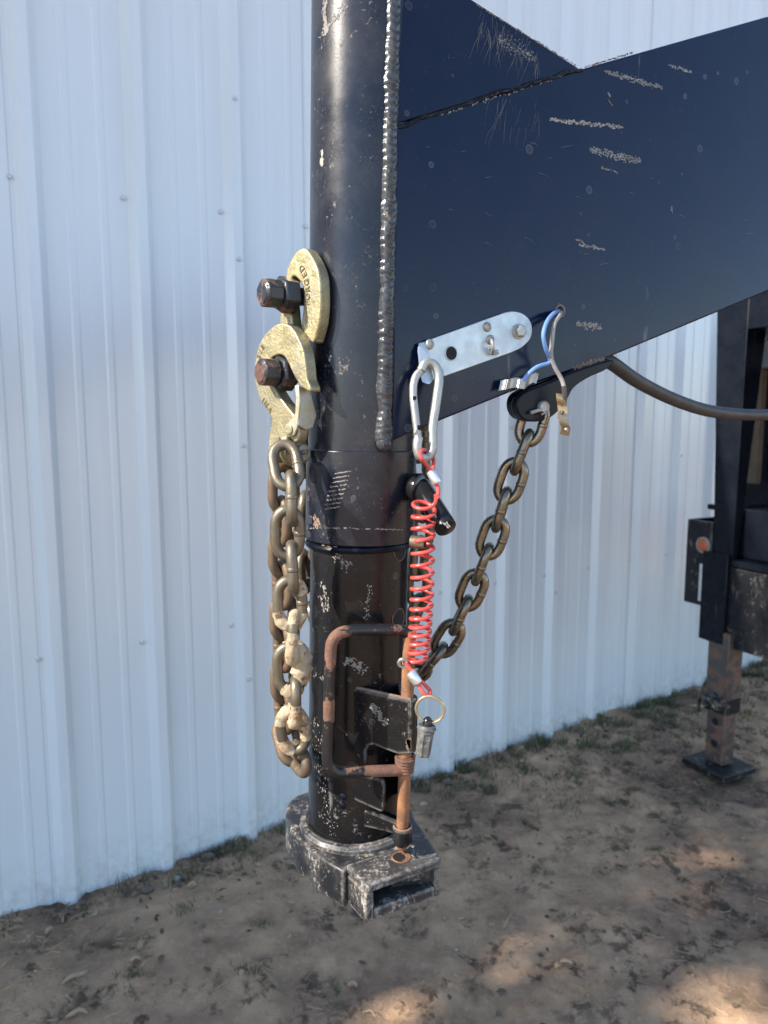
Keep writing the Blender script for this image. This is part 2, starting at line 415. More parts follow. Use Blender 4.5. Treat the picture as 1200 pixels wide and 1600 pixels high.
for s, z in ((.72, 2.45), (.72, 1.98), (.72, 1.4), (.72, .62), (.72, 2.9), (1.3, .78), (1.9, 1.45), (2.2, .72), (2.9, 1.3)):
    o = sc0.copy(); COL.objects.link(o); kk = round((s - .044) / PR); o.location = WD * (.044 + kk * PR + .046) + WN * .0295 + UP * z
mb = MB(); prism(mb, [WP(-8, .024, WH + .004), WP(9.4, .024, WH + .004), WP(9.4, -5.5, WH + 1.1), WP(-8, -5.5, WH + 1.1)], UP * .03); obj('roof', mb, 'roof', bld, smooth=False)
mb = MB(); prism(mb, [WP(-8, -.04, .0), WP(9.4, -.04, 0), WP(9.4, -5.4, 0), WP(-8, -5.4, 0)], UP * (WH - .05)); obj('building_body', mb, 'greyboard', bld, smooth=False)

# ------------------------------------------------------------------ THE TRAILER
tr = thing('gooseneck_trailer', axis(1.46), 'black gooseneck trailer with welded steel neck and rear jack leg', 'trailer')
def tube(mb, z0, z1, r, r2=None, seg=64, inner=None):
    a, b = axis(z0), axis(z1); L = (b - a).length
    prof = [(0, r), (L, r2 or r)]
    if inner: prof = [(0, inner), (0, r), (L, r), (L, inner)]
    return lathe(mb, a, b - a, prof, seg, cap=not inner)
ZC0, ZC1 = 1.3675, 1.4585                           # collar
mb = MB(); tube(mb, 1.4, 2.45, RO); obj('neck_tube', mb, 'tube', tr, sharp=50)
mb = MB(); tube(mb, ZC0, ZC1, RC); obj('collar', mb, 'tube', tr, bevel=.0012)
mb = MB()                                           # ragged weld under the collar
pts = []
for k in range(72):
    a = 2 * pi * k / 72; p = axis(ZC0 - .004) + Vector((cos(a), sin(a), 0)) * (RI + .0022 + .0006 * fn((cos(a) * 3, sin(a) * 3, 1), 3)); p.z += .0006 * fn((cos(a), sin(a), 4), 6); pts.append(p)
sweep(mb, pts, .0034, 8, True); obj('weld_bead', mb, 'dark', tr)

def px_poly(pts, h): return [PL(x, y, h) for x, y in pts]
top0 = PL(618, 196); beam = px_poly([(612, 690), (640, 677), (800, 612), (950, 559), (1200, 455)], 0)
e = [PL(1200, 25), PL(910, 107), top0]
dT = (e[0] - e[1]).normalized(); dB = (beam[-1] - beam[-2]).normalized()
farT, farB = e[0] + dT * .35, beam[-1] + dB * .35
post_u = U * 1.35
outline = beam + [farB, farB + U * 1.3, farB + U * 1.3 - UP * 1.15, farB + U * 1.5 - UP * 1.15, farB + U * 1.5 + UP * .38, farT + U * .3] + e
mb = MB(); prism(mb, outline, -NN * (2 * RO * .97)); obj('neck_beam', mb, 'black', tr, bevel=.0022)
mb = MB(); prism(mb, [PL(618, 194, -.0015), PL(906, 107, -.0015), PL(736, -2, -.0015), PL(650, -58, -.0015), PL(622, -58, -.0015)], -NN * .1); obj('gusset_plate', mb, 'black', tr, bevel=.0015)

def weld_line(pts, w, h, ripple, name, mat, parent, step=.0011, wob=.0008):
    pts = [Vector(p) for p in pts]; L = sum((b - a).length for a, b in zip(pts, pts[1:])); n = int(L / step)
    P = []; cum = 0; seglens = [(b - a).length for a, b in zip(pts, pts[1:])]
    for i in range(n + 1):
        t = L * i / n; j = 0
        while j < len(seglens) - 1 and t > seglens[j]: t -= seglens[j]; j += 1
        P.append(pts[j].lerp(pts[j + 1], min(1, t / seglens[j])))
    mb = MB(); m = 11
    d = (pts[-1] - pts[0]).normalized(); side = NN.cross(d).normalized()
    for i, p in enumerate(P):
        s = L * i / n
        for k in range(m):
            q = -1 + 2 * k / (m - 1); ss = s + .0052 * abs(q) ** 1.25
            rip = ((ss / ripple + .45 * fn((s * 70, 2, 3), 1)) % 1.0)
            ph = .8 + (.2 - .1 * fn((s * 30, 4, 4), 1)) * (1 - rip) ** .9
            hh = h * sqrt(max(0, 1 - q * q)) * ph + .0009 * fn((s * 200, q * 2.5, 1), 1) + .0008 * fn((s * 60, q, 5), 1) - .002 * abs(q) ** 6
            ww = w * (1 + .22 * fn((s * 45, 5, 0), 1) + .14 * fn((s * 240, q, 9), 1))
            mb.v.append(p + side * (q * ww + wob * fn((s * 45, 1, 7), 1)) + NN * hh)
    for i in range(n):
        for k in range(m - 1): a = i * m + k; mb.f.append((a, a + 1, a + m + 1, a + m))
    return obj(name, mb, mat, parent, sharp=60)
weld_line([PL(615, -60, -.004), PL(608, 240, -.004), PL(603, 520, -.004), PL(600, 692, -.004)], .0078, .0082, .0068, 'weld_bead', 'weld', tr)
weld_line([PL(618, 199, -.0005), PL(700, 172, -.0005), PL(770, 148, -.0005), PL(908, 108, -.0005)], .0025, .0018, .009, 'weld_bead', 'dark', tr, wob=.002)
mb = MB(); lathe(mb, PL(598, 694, -.003), NN + UP * -.3, [(0, .007), (.006, .0062), (.009, .003)], 14); rough_up(mb, .0014, 160); obj('weld_blob', mb, 'weld', tr)

# scrapes, chips and the scuffed gouges on the neck
def flakes(mb, c, du, dv, L, W, count, rng, lift=.0004, sz=(.0006, .002), n=NN):
    for _ in range(count):
        a = rng.uniform(-1, 1); b = rng.gauss(0, .42)
        if abs(b) > 1: continue
        p = c + du * (a * L / 2) + dv * (b * W / 2 * (1 - .4 * a * a)) + n * lift
        r = rng.uniform(*sz); k = rng.randint(4, 6); ph = rng.uniform(0, 6.3); st = rng.uniform(1., 2.2)
        vs = [p + du * (cos(ph + 2 * pi * i / k) * r * st * rng.uniform(.6, 1.3)) + dv * (sin(ph + 2 * pi * i / k) * r * rng.uniform(.5, 1.2)) for i in range(k)]
        mb.add(vs, [tuple(range(k))])
def scrape(x0, y0, x1, y1, wpx, count, mat, h=0., sz=(.0006, .002)):
    a, b = PL(x0, y0, h), PL(x1, y1, h); du = (b - a).normalized(); dv = NN.cross(du)
    mb = MB(); flakes(mb, (a + b) / 2, du, dv, (b - a).length, wpx / FPX * .8, int(count * 1.15), random.Random(int(x0 * 7 + y0)), sz=(sz[0] * .5, sz[1] * .52))
    obj('paint_scrape', mb, mat, tr, smooth=False)
scrape(945, 112, 1035, 138, 11, 230, 'chipsteel'); scrape(858, 187, 972, 199, 8, 190, 'stone'); scrape(922, 234, 1000, 252, 15, 260, 'chipsteel')
scrape(1045, 102, 1080, 113, 6, 50, 'chipsteel'); scrape(900, 506, 940, 512, 16, 130, 'chipsteel'); scrape(905, 382, 945, 390, 7, 60, 'chipsteel')
scrape(950, 155, 956, 165, 5, 14, 'chiprust'); scrape(950, 146, 953, 152, 4, 10, 'chipsteel'); scrape(937, 262, 965, 270, 5, 26, 'dust')
scrape(1046, 318, 1050, 333, 6, 16, 'dust'); scrape(778, 60, 838, 92, 26, 190, 'chipsteel', -.0015, (.0004, .0012)); scrape(690, 180, 880, 118, 5, 60, 'dust')
scrape(896, 575, 945, 560, 10, 150, 'chiprust'); scrape(912, 106, 990, 82, 3, 110, 'chiprust'); scrape(745, 8, 900, 103, 3, 110, 'chiprust', -.0015)
scrape(645, 682, 660, 676, 12, 30, 'chiprust'); scrape(900, 374, 912, 380, 5, 14, 'dust')
rg = random.Random(5); mb = MB()
def hair(p, q, w=.00013):
    d = q - p; s = NN.cross(d).normalized() * w; m = (p + q) / 2 + NN.cross(d).normalized() * rg.uniform(-.0015, .0015)
    mb.add([p - s, m - s, q - s * .3, q + s * .3, m + s, p + s], [(0, 1, 4, 5), (1, 2, 3, 4)])
for _ in range(70):
    x = rg.uniform(752, 842); y = rg.uniform(18, 60) + (x - 760) * .55; L = rg.uniform(6, 50)
    hair(PL(x, y, -.0011), PL(x - L * rg.uniform(-.25, .45), y + L, -.0011), rg.uniform(.00004, .00013))
for _ in range(26):
    x = rg.uniform(765, 850); y = rg.uniform(150, 200); L = rg.uniform(10, 55); k = rg.uniform(-.05, .5)
    hair(PL(x, y, .0004), PL(x - L * k, y + L, .0004), .00007)
for _ in range(22):
    x = rg.uniform(650, 1190); y = rg.uniform(220, 420); L = rg.uniform(5, 22); hair(PL(x, y, .0004), PL(x + L, y + L * rg.uniform(-.2, .6), .0004), .0001)
kind(obj('hair_scratches', mb, 'dust', tr, smooth=False), 'stuff')

# cable hole in the neck
mb = MB(); c = PL(875, 486, .0006); pts = [c + (U * cos(a) + UP * sin(a)) * .0058 for a in [2 * pi * k / 28 for k in range(28)]]; sweep(mb, pts, .0011, 6, True); obj('hole_rim', mb, 'chiprust', tr)
mb = MB(); lathe(mb, c - NN * .0002, NN, [(0, .0056), (.0004, .0056)], 24); obj('wire_hole', mb, 'hole', tr)
# chain lug below the neck
lug = [(958, 562), (948, 577), (920, 590), (897, 606), (886, 625), (872, 643), (856, 655), (836, 659), (818, 655), (809, 640), (811, 622), (826, 610), (860, 597), (900, 580)]
mb = MB(); prism(mb, [PL(x, y, .006) for x, y in spl(lug, 4, True) for x, y in [(x.x, x.y)]] if False else [PL(p.x, p.y, .006) for p in spl(lug, 4, True)], -NN * .011); lugo = obj('chain_lug', mb, 'dark', tr, bevel=.0015)
mb = MB(); prism(mb, [PL(p.x - 9, p.y - 2, -.022) for p in spl(lug, 4, True)], -NN * .01); obj('chain_lug', mb, 'dark', tr, bevel=.0015)
mb = MB(); c = PL(847, 636, .006); lathe(mb, c - NN * .036, NN, [(0, .0065), (.036, .0065), (.04, .0065), (.0415, .0055)], 24); obj('lug_pin', mb, 'bright', lugo)
mb = MB(); sweep(mb, [PL(829, 645, .009), PL(838, 642, .011), PL(846, 640, .011)], .002, 8); sweep(mb, [PL(846, 648, .011), PL(856, 642, .012)], .0011, 8); obj('split_pin', mb, 'bright', lugo)

# retaining bolts of the collar, left side
NB = Vector((-.8, -.6, 0)); HN = Vector((-.64, -.768, 0)); VB = Vector((.768, -.64, 0))
def left_bolt(px, py, nutk):
    base = onpl(px, py, axis(1.55) + NB * (RO + .05), NB); z = base.z
    a = axis(z) + NB * (RO - .004); off = (base - a); off -= NB * off.dot(NB); a = a + off * 1.0
    mb = MB(); lathe(mb, a - NB * .01, NB, [(0, .0085), (.055, .0085)], 20)
    bo = obj('retaining_bolt', mb, 'bolt', tr)
    mb = MB(); ngon_bolt(mb, a + NB * .0395, NB, .0135, .017, 8, .2, .3); obj('bolt_head', mb, 'bolt', bo, bevel=.001)
    mb = MB(); ngon_bolt(mb, a + NB * nutk, NB, .0175, .0155, 6, .12, .1); obj('jam_nut', mb, 'bolt', bo, bevel=.0012)
    return a
b1 = left_bolt(411, 457, .0235); b2 = left_bolt(409, 581, .022)
# black handle bolt on the right of the collar
hb0 = onY(658, 762, .716); hb1 = onY(699, 828, .672); dh = (hb1 - hb0).normalized()
mb = MB(); wdir = (hb0 - axis(hb0.z)); wdir.z = 0; wdir.normalize(); lathe(mb, hb0 - wdir * .008, wdir + Vector((0, -.25, -.1)), [(0, .014), (.006, .0148), (.009, .0145), (.0105, .012)], 32); hw = obj('collar_screw', mb, 'blackplastic', tr)
mb = MB(); lathe(mb, hb0 - dh * .002, dh, [(0, .0098), (.003, .0104), ((hb1 - hb0).length - .003, .0104), ((hb1 - hb0).length - .0008, .0101), ((hb1 - hb0).length, .0085)], 32); obj('screw_handle', mb, 'blackplastic', hw)
mb = MB(); flakes(mb, hb1 - dh * .006 + Vector((.0, -.0102, .003)), dh, Vector((1, 0, 0)), .008, .008, 14, random.Random(2), .0003, (.0005, .0013), Vector((0, -1, .2))); obj('paint_scrape', mb, 'dust', hw, smooth=False)

# galvanised switch bracket with its rivets
brk = []
for p in [(664, 533), (786, 489)]: brk.append(p)
arc = [(786, 489), (800, 487), (815, 491), (826, 502), (829, 517), (825, 531), (813, 543), (797, 551)]
outl = [Vector((664, 533, 0))] + spl(arc, 4) + [Vector((690, 589, 0)), Vector((672, 594, 0))]
mb = MB(); prism(mb, [PL(p.x, p.y, .0012) for p in outl], NN * .0026); br = obj('breakaway_bracket', mb, 'galv', tr, bevel=.0006)
hf = lambda x, y, h: PL(x, y, .0038) + NN * h
mb = MB(); fl0 = PL(663, 533, .0014); fl1 = PL(672, 594, .0014)
fl = [fl0, fl0 + NN * .0035 + U * -.0062 - UP * .002, PL(655, 560, .006), PL(657, 588, .010), PL(662, 598, .014), PL(671, 599, .018), PL(675, 585, .018), fl1]
fl = [PL(664, 533, .002), PL(654, 536, .004), PL(652, 548, .006), PL(655, 580, .010), PL(659, 597, .014), PL(668, 600, .017), PL(674, 594, .012), PL(671, 575, .008)]
prism(mb, fl, U * .0022 + NN * .0006); obj('bracket_tab', mb, 'galv', br, bevel=.0005)
mb = MB(); c = PL(705, 552, .0042); lathe(mb, c, NN, [(0, .0066), (.0003, .0066)], 28); obj('bracket_hole', mb, 'hole', br)
mb = MB(); sweep(mb, [c + (U * cos(a) + UP * sin(a)) * .0066 for a in [2 * pi * k / 28 for k in range(28)]], .0005, 6, True); obj('hole_rim', mb, 'galv', br)
for x, y, r in ((761, 511, .0048), (671, 538, .005), (686, 583, .005), (766, 531, .0048)):
    mb = MB(); c = PL(x, y, .0038); lathe(mb, c, NN, [(0, r), (.001, r), (.0024, r * .8), (.0028, r * .5), (.0018, r * .42)], 20); obj('rivet', mb, 'bright', br)
mb = MB(); c = PL(810, 518, .0038); lathe(mb, c, NN, [(0, .0078), (.0014, .0076), (.0018, .006)], 24); rv = obj('hex_screw', mb, 'bright', br)
mb = MB(); ngon_bolt(mb, c, NN, .0063, .0068, 6, .15, .4); obj('screw_head', mb, 'bright', rv)
mb = MB(); sweep(mb, spl([PL(767, 530, .006), PL(769, 534, .012), PL(770, 545, .012), PL(769, 553, .007)], 5), .0018, 8)
for k in range(5):
    a = PL(766 + 2 * k % 5 + k, 545 + 2.2 * k, .008); sweep(mb, [a - U * .003, a + U * .0035 + NN * .002 + UP * .0012 * (-1) ** k], .0011, 6)
obj('twisted_wire_end', mb, 'bright', br)

# ---- rear of the trailer and its jack
J = onz(1125, 1208, .02); JY = J.y
def uz(o, a, b, z): return Vector((o.x, o.y, 0)) + U * a + NN * b + UP * z
def beamuz(mb, o, a0, a1, b0, b1, z0, z1):
    return box(mb, uz(o, a0, b0, z0), U * (a1 - a0), NN * (b1 - b0), UP * (z1 - z0))
JC = (onz(1070, 1200, 0) + onz(1175, 1212, 0)) / 2; JC.z = 0
zJ = lambda y, d=0: CAMZ + ray(1130, y).z / ray(1130, y).y * (JC.y + d)
jk = obj('jack_leg', beamuz(MB(), JC, -.036, .036, -.042, .042, .05, zJ(1092)), 'jack', tr, bevel=.004)
mb = beamuz(MB(), JC, -.1, .1, -.105, .105, .018, .045); obj('jack_foot', mb, 'mudframe', jk, bevel=.004)
mb = beamuz(MB(), JC, -.044, .044, -.05, .05, zJ(1105), zJ(985)); ju = obj('jack_sleeve', mb, 'jack', tr, bevel=.004)
mb = beamuz(MB(), JC, -.0465, .0465, -.0525, .0525, zJ(1110), zJ(1085)); obj('sleeve_band', mb, 'mudframe', ju, bevel=.003)
for y in (1125, 1159, 1193):
    mb = MB(); lathe(mb, uz(JC, -.0362, 0, zJ(y)), -U, [(0, .0155), (.0008, .0155)], 20); obj('pin_hole', mb, 'hole', jk)
mb = MB(); c = uz(JC, -.05, 0, zJ(1093)); sweep(mb, [c + NN * .07, c - NN * .075, c - NN * .08 - UP * .07], .008, 8)
for k in range(9): a = c + NN * random.uniform(-.04, .05) + UP * random.uniform(-.03, .035); lathe(mb, a, -U, [(0, .017), (.012, .014), (.02, .008)], 10)
rough_up(mb, .006, 50); obj('jack_pin', mb, 'mudframe', ju)
FO = JC + U * .03                                    # front frame of the deck, above the jack
zt, zb = zJ(882, .02), zJ(1006, .02)
mb = beamuz(MB(), FO, -.05, .10, -.085, 1.6, zb, zt); ff = obj('deck_frame', mb, 'mudframe', tr, bevel=.006)
mb = beamuz(MB(), FO, -.075, -.051, -.1, .02, zb + .012, zt + .05); obj('frame_end_plate', mb, 'dark', tr, bevel=.003)
mb = beamuz(MB(), FO, -.06, .12, -.085, 1.6, zt + .003, zt + .03); obj('frame_flange', mb, 'dark', tr, bevel=.003)
mb = beamuz(MB(), FO, .0, .5, -.05, 1.5, zt + .032, zJ(795)); obj('front_box', mb, 'dark', tr, bevel=.006)
zp = zJ(470)
mb = MB()
o = FO + U * -.06
prism(mb, [uz(o, 0, -.11, zp), uz(o, 0, .035, zp), uz(o, 0, .03, zt + .03), uz(o, 0, -.06, zt + .03)], U * .012)
prism(mb, [uz(o, .012, .03, zp), uz(o, .13, .03, zp), uz(o, .03, .03, zt + .03), uz(o, .012, .03, zt + .03)], -NN * .012); obj('upright_post', mb, 'dark', tr, bevel=.002)
mb = beamuz(MB(), FO, -.07, .2, .04, 1.6, zJ(517), zp + .12); obj('header_beam', mb, 'dark', tr, bevel=.004)
mb = beamuz(MB(), FO, .25, .27, -.235, 1.6, zt + .02, zp + .1); obj('dark_backing', mb, 'dark', tr)  # dark panel added behind the boards to keep the pale wall from showing
mb = beamuz(MB(), FO, .15, .18, -.126, -.04, zJ(760), zJ(575)); obj('side_board', mb, 'wood', tr)
mb = beamuz(MB(), FO, .14, .2, -.105, .5, zJ(572), zJ(530)); obj('cross_rail', mb, 'greyboard', tr, bevel=.004)
# side marker box at the outer end
K = onY(1097, 880, JC.y + .12)
mb = box(MB(), K - UP * .175 - U * .03 - NN * .06, U * .02, NN * .125, UP * .36); ml = obj('light_plate', mb, 'mudframe', tr, bevel=.003)
mb = box(MB(), K - UP * .175 - U * .012 - NN * .06, U * .16, NN * .02, UP * .36); obj('plate_return', mb, 'dark', ml, bevel=.003)
c = K + UP * .085 - U * .031 + NN * .028
mb = MB(); lathe(mb, c, -U, [(0, .034), (.006, .034), (.008, .027), (.003, .027)], 28); obj('lamp_bezel', mb, 'greywire', ml)
mb = MB(); lathe(mb, c, -U, [(0, .026), (.008, .025), (.012, .018), (.0135, .008)], 28); obj('lamp_lens', mb, 'amber', ml)
mb = box(MB(), K - UP * .155 - U * .036 + NN * .016, U * .006, NN * .05, UP * .16); obj('reflector_strip', mb, 'reflector', ml, bevel=.003)
mb = MB(); c = K + UP * .245 + NN * .02; sweep(mb, [c, c + NN * .09], .012, 10); obj('peg', mb, 'dark', tr)
tr_cable = spl([PL(930, 556, -.035), PL(955, 567, -.03), onY(1000, 598, .90), onY(1060, 627, .96), onY(1120, 644, 1.02), onY(1200, 648, 1.1), onY(1290, 640, 1.2), onY(1400, 600, 1.4)], 8)
mb = MB(); sweep(mb, tr_cable, .0082, 14); tag(obj('trailer_cable', mb, 'conduit', loc=tr_cable[0]), 'thick grey black cable sagging from under the neck to the deck frame', 'cable')

# ------------------------------------------------------------------ THE COUPLER (inner tube that slides in the collar)
cp = thing('gooseneck_coupler', axis(1.02), 'scuffed black coupler tube with foot plate, rusty latch handle and locking rod', 'trailer coupler')
ZB = 1.056
mb = MB(); tube(mb, ZB - .02, ZC0 + .03, RI); obj('inner_tube', mb, 'lower', cp, sharp=50)
for x, y in ((624, 861), (622, 968)):
    p = onY(x, y, .715); d = Vector((sin(radians(54)), -cos(radians(54)), 0)); c = axis(p.z) + d * (RI - .001)
    mb = MB(); az0 = atan2(d.y, d.x); HR = .0098
    mb.v = [axis(p.z + HR * rr * sin(a)) + Vector((cos(az0 + HR * rr * cos(a) / RI), sin(az0 + HR * rr * cos(a) / RI), 0)) * (RI + .00035) for rr in (.02, .35, .7, 1.) for a in [2 * pi * k / 28 for k in range(28)]]
    mb.f = [(q * 28 + k, q * 28 + (k + 1) % 28, (q + 1) * 28 + (k + 1) % 28, (q + 1) * 28 + k) for q in range(3) for k in range(28)] + [tuple(range(28))]
    obj('adjusting_hole', mb, 'hole', cp)
    mb = MB(); s = d.cross(UP); sweep(mb, [c + d * .0014 + (s * cos(a) + UP * sin(a)) * .0101 - d * (.001 * cos(a) ** 2) for a in [2 * pi * k / 30 for k in range(30)]], .0006, 6, True); obj('hole_rim', mb, 'rodbrown', cp)
# foot plate
left = [(537, 1361), (512, 1347), (488, 1330), (466, 1309), (452, 1290), (446, 1272), (449, 1254), (461, 1243), (478, 1237)]
L = [onz(x, y, ZB) for x, y in left]; Rr = [onz(x, y, ZB) for x, y in ((648, 1279), (664, 1300), (676, 1318), (686, 1334))]
cen = axis(ZB); back = []
a0 = atan2(L[-1].y - cen.y, L[-1].x - cen.x); a1 = atan2(Rr[0].y - cen.y, Rr[0].x - cen.x); r0 = (L[-1] - cen).length; r1 = (Rr[0] - cen).length
if a1 > a0: a1 -= 2 * pi
for k in range(1, 10):
    t = k / 10; a = a0 + (a1 - a0) * t; back.append(cen + Vector((cos(a), sin(a), 0)) * (r0 * (1 - t) + r1 * t))
front = [L[0] + U * .094 + NN * -.008, L[0] + U * .004 - NN * .0]
plan = [Vector(p) for p in L] + back + Rr + [onz(676, 1341, ZB), onz(600, 1351, ZB), onz(546, 1354, ZB)]
mb = MB(); prism(mb, plan, UP * -.04); ft = obj('foot_plate', mb, 'base', cp, bevel=.003, seg=3)
mb = MB(); sweep(mb, [axis(ZB + .002) + Vector((cos(a), sin(a), 0)) * (RI + .003 + .001 * fn((cos(a) * 4, sin(a) * 4, 0), 2)) for a in [2 * pi * k / 72 for k in range(72)]], .0062, 10, True); obj('foot_weld', mb, 'base', cp)
# sliding latch block
BO = axis(1.058); BO = Vector((BO.x, BO.y, 0)) ; BO = Vector((-.0241, .748, 0))
zt = 1.0585
tp = [onz(x, y, zt) for x, y in ((541, 1351), (570, 1341.5), (617, 1327), (636, 1321.5), (644, 1322), (649, 1327), (647, 1334), (652, 1340), (661, 1343), (673, 1341), (684, 1337), (690, 1342), (574, 1384), (568, 1380))]
mb = MB(); prism(mb, tp, UP * -.0085); sb = obj('latch_block', mb, 'base', cp, bevel=.0018)
fl_, fr_, bl_ = onz(571, 1383, zt), onz(689.5, 1342, zt), onz(541, 1351, zt)
du = (fr_ - fl_); dn = (bl_ - fl_); HB = .039
mb = MB(); box(mb, fl_ - UP * (HB), dn, du.normalized() * .009, UP * (HB - .009)); obj('side_cheek', mb, 'base', sb, bevel=.0015)
mb = MB(); box(mb, fr_ - du.normalized() * .007 - UP * HB, dn * .6, du.normalized() * .0065, UP * (HB - .009)); obj('side_cheek', mb, 'base', sb, bevel=.0015)
mb = MB(); box(mb, fl_ + du.normalized() * .0095 - UP * HB, dn * .9, du - du.normalized() * .017, UP * .0115); obj('lower_lip', mb, 'base', sb, bevel=.0015)
mb = MB(); box(mb, fl_ + dn * .55 + du.normalized() * .0095 - UP * (HB - .012), dn * .2, du - du.normalized() * .02, UP * .016); obj('inner_web', mb, 'dark', sb)
mb = MB(); c = onz(627, 1340, zt); lathe(mb, c + UP * .0001, UP, [(0, .0088), (.0004, .0088)], 28); obj('rod_socket', mb, 'hole', sb)
mb = MB(); sweep(mb, [c + UP * .0002 + Vector((cos(a), sin(a), 0)) * .0089 for a in [2 * pi * k / 30 for k in range(30)]], .0009, 6, True); prism(mb, [c + UP * .0005 + Vector((cos(a), sin(a), 0)) * .0085 for a in [radians(-75 + 15 * k) for k in range(11)]] + [c + UP * .0005 + Vector((.0052 * cos(a) - .001, .0062 * sin(a), 0)) for a in [radians(75 - 15 * k) for k in range(11)]], UP * .0002); obj('socket_rust', mb, 'rod', sb)

# locking rod, handle, spring and its housing
rt = onY(640, 985, .686); rb = onz(628, 1326, 1.0635); rd = (rb - rt).normalized()
RODL = lambda y: min((rt + rd * t for t in [k * .001 for k in range(0, 330)]), key=lambda p: abs(proj(p)[1] - y))
mb = MB(); sweep(mb, [RODL(985), RODL(1205), rb - rd * .004, rb], [.0062, .0062, .0062, .0045], 20); rod = obj('locking_rod', mb, 'rod', cp, sharp=50)
hd_ = Vector((-.965, -.26, 0)).normalized(); A1 = RODL(985); A2 = RODL(1204)
def hpt(x, y):                                       # on the handle's own plane
    n = hd_.cross(UP); return onpl(x, y, A1, n)
hp = [(641, 1005), (638, 992), (628, 985), (605, 984), (575, 984), (548, 985), (530, 990), (520, 1001), (517, 1015), (515, 1060), (514, 1110), (512, 1160), (512, 1185), (516, 1198), (527, 1206), (545, 1206), (580, 1205), (610, 1204), (632, 1203)]
mb = MB(); sweep(mb, spl([hpt(x, y) for x, y in hp], 5), .0056, 14); obj('latch_handle', mb, 'handle', cp)
mb = MB(); pts = []
ca, cb = RODL(1181), RODL(1207); nt = 5.5
for k in range(int(nt * 18)):
    t = k / (nt * 18); a = 2 * pi * nt * t; p = ca.lerp(cb, t); pts.append(p + Vector((cos(a), sin(a), 0)) * (.0088 - .0016 * t))
sweep(mb, pts, .0018, 8); obj('rod_spring', mb, 'rodbrown', cp)
mb = MB(); lathe(mb, RODL(1203), -rd, [(0, .0078), (.012, .0085), (.014, .0085)], 20); obj('rod_boss', mb, 'rodbrown', cp)
# housing: a front plate that wraps the rod, cut out below
h0 = onY(541, 1073, .7005); h1 = onY(640, 1094, .677); hn = (h1 - h0); hn.z = 0; hn = hn.normalized().cross(UP)
if hn.y > 0: hn = -hn
HP = lambda x, y: onpl(x, y, h0, hn)
pl = [(541, 1073), (579, 1081), (641, 1095), (641, 1178), (622, 1179), (600, 1171), (584, 1164), (576, 1165), (572, 1173), (572, 1214), (592, 1216), (599, 1220), (601, 1230), (600, 1262), (597, 1270), (570, 1258), (545, 1246), (536, 1238)]
mb = MB(); prism(mb, [HP(x, y) for x, y in pl], -hn * .0042); hs = obj('rod_housing', mb, 'lower', cp, bevel=.0012)
mb = MB(); e0t, e0b = HP(641, 1095), HP(641, 1178); rc = RODL(1130); ax_ = rd
cx = Vector((rc.x, rc.y, 0)); p0 = Vector((e0t.x, e0t.y, 0)); rad = (p0 - cx).length; th0 = atan2(p0.y - cx.y, p0.x - cx.x); ring = []
for k in range(15):
    a = th0 + radians(175) * k / 14; ring.append(a)
zt_, zb_ = e0t.z, e0b.z
vs = []
for a in ring:
    for r in (rad, rad - .004):
        for z in (zt_ - .0 * a, zb_): vs.append(Vector((cx.x + r * cos(a), cx.y + r * sin(a), z)))
fs = []
for k in range(14):
    a, b = 4 * k, 4 * k + 4; fs += [(a, b, b + 1, a + 1), (a + 2, a + 3, b + 3, b + 2), (a, a + 2, b + 2, b), (a + 1, b + 1, b + 3, a + 3)]
fs += [(0, 1, 3, 2), (56, 58, 59, 57)]
mb.add(vs, fs); obj('housing_nose', mb, 'lower', hs, bevel=.0008)
e1 = Vector((cx.x + rad * cos(ring[-1]), cx.y + rad * sin(ring[-1]), 0)); bd = (Vector((.016, .765, 0)) - e1)
mb = MB(); prism(mb, [e1 + UP * zt_, e1 + bd + UP * zt_, e1 + bd + UP * (zt_ - .115), e1 + bd * .3 + UP * (zt_ - .12), e1 + UP * (zt_ - .135)], Vector((-.004, -.001, 0))); obj('housing_back', mb, 'lower', hs, bevel=.0008)
mb = MB(); sweep(mb, [HP(541, 1073) + UP * .0004 - hn * .002, HP(579, 1081) + UP * .0004 - hn * .002, HP(641, 1095) + UP * .0004 - hn * .002], .0016, 6); obj('bare_edge', mb, 'chiprust', hs)
mb = MB(); flakes(mb, HP(592, 1115), (HP(604, 1128) - HP(580, 1100)).normalized(), (HP(604, 1128) - HP(580, 1100)).normalized().cross(hn), .024, .011, 110, random.Random(4), .0003, (.0003, .0012), hn); obj('paint_scrape', mb, 'dust', hs, smooth=False)
mb = MB(); p = Vector((cx.x + (rad + .0003) * cos(radians(-78)), cx.y + (rad + .0003) * sin(radians(-78)), onY(640, 1161, .676).z)); flakes(mb, p, UP, Vector((1, 0, 0)), .009, .005, 22, random.Random(8), .0004, (.0008, .0018), Vector((.2, -1, 0))); obj('paint_scrape', mb, 'chiprust', hs, smooth=False)
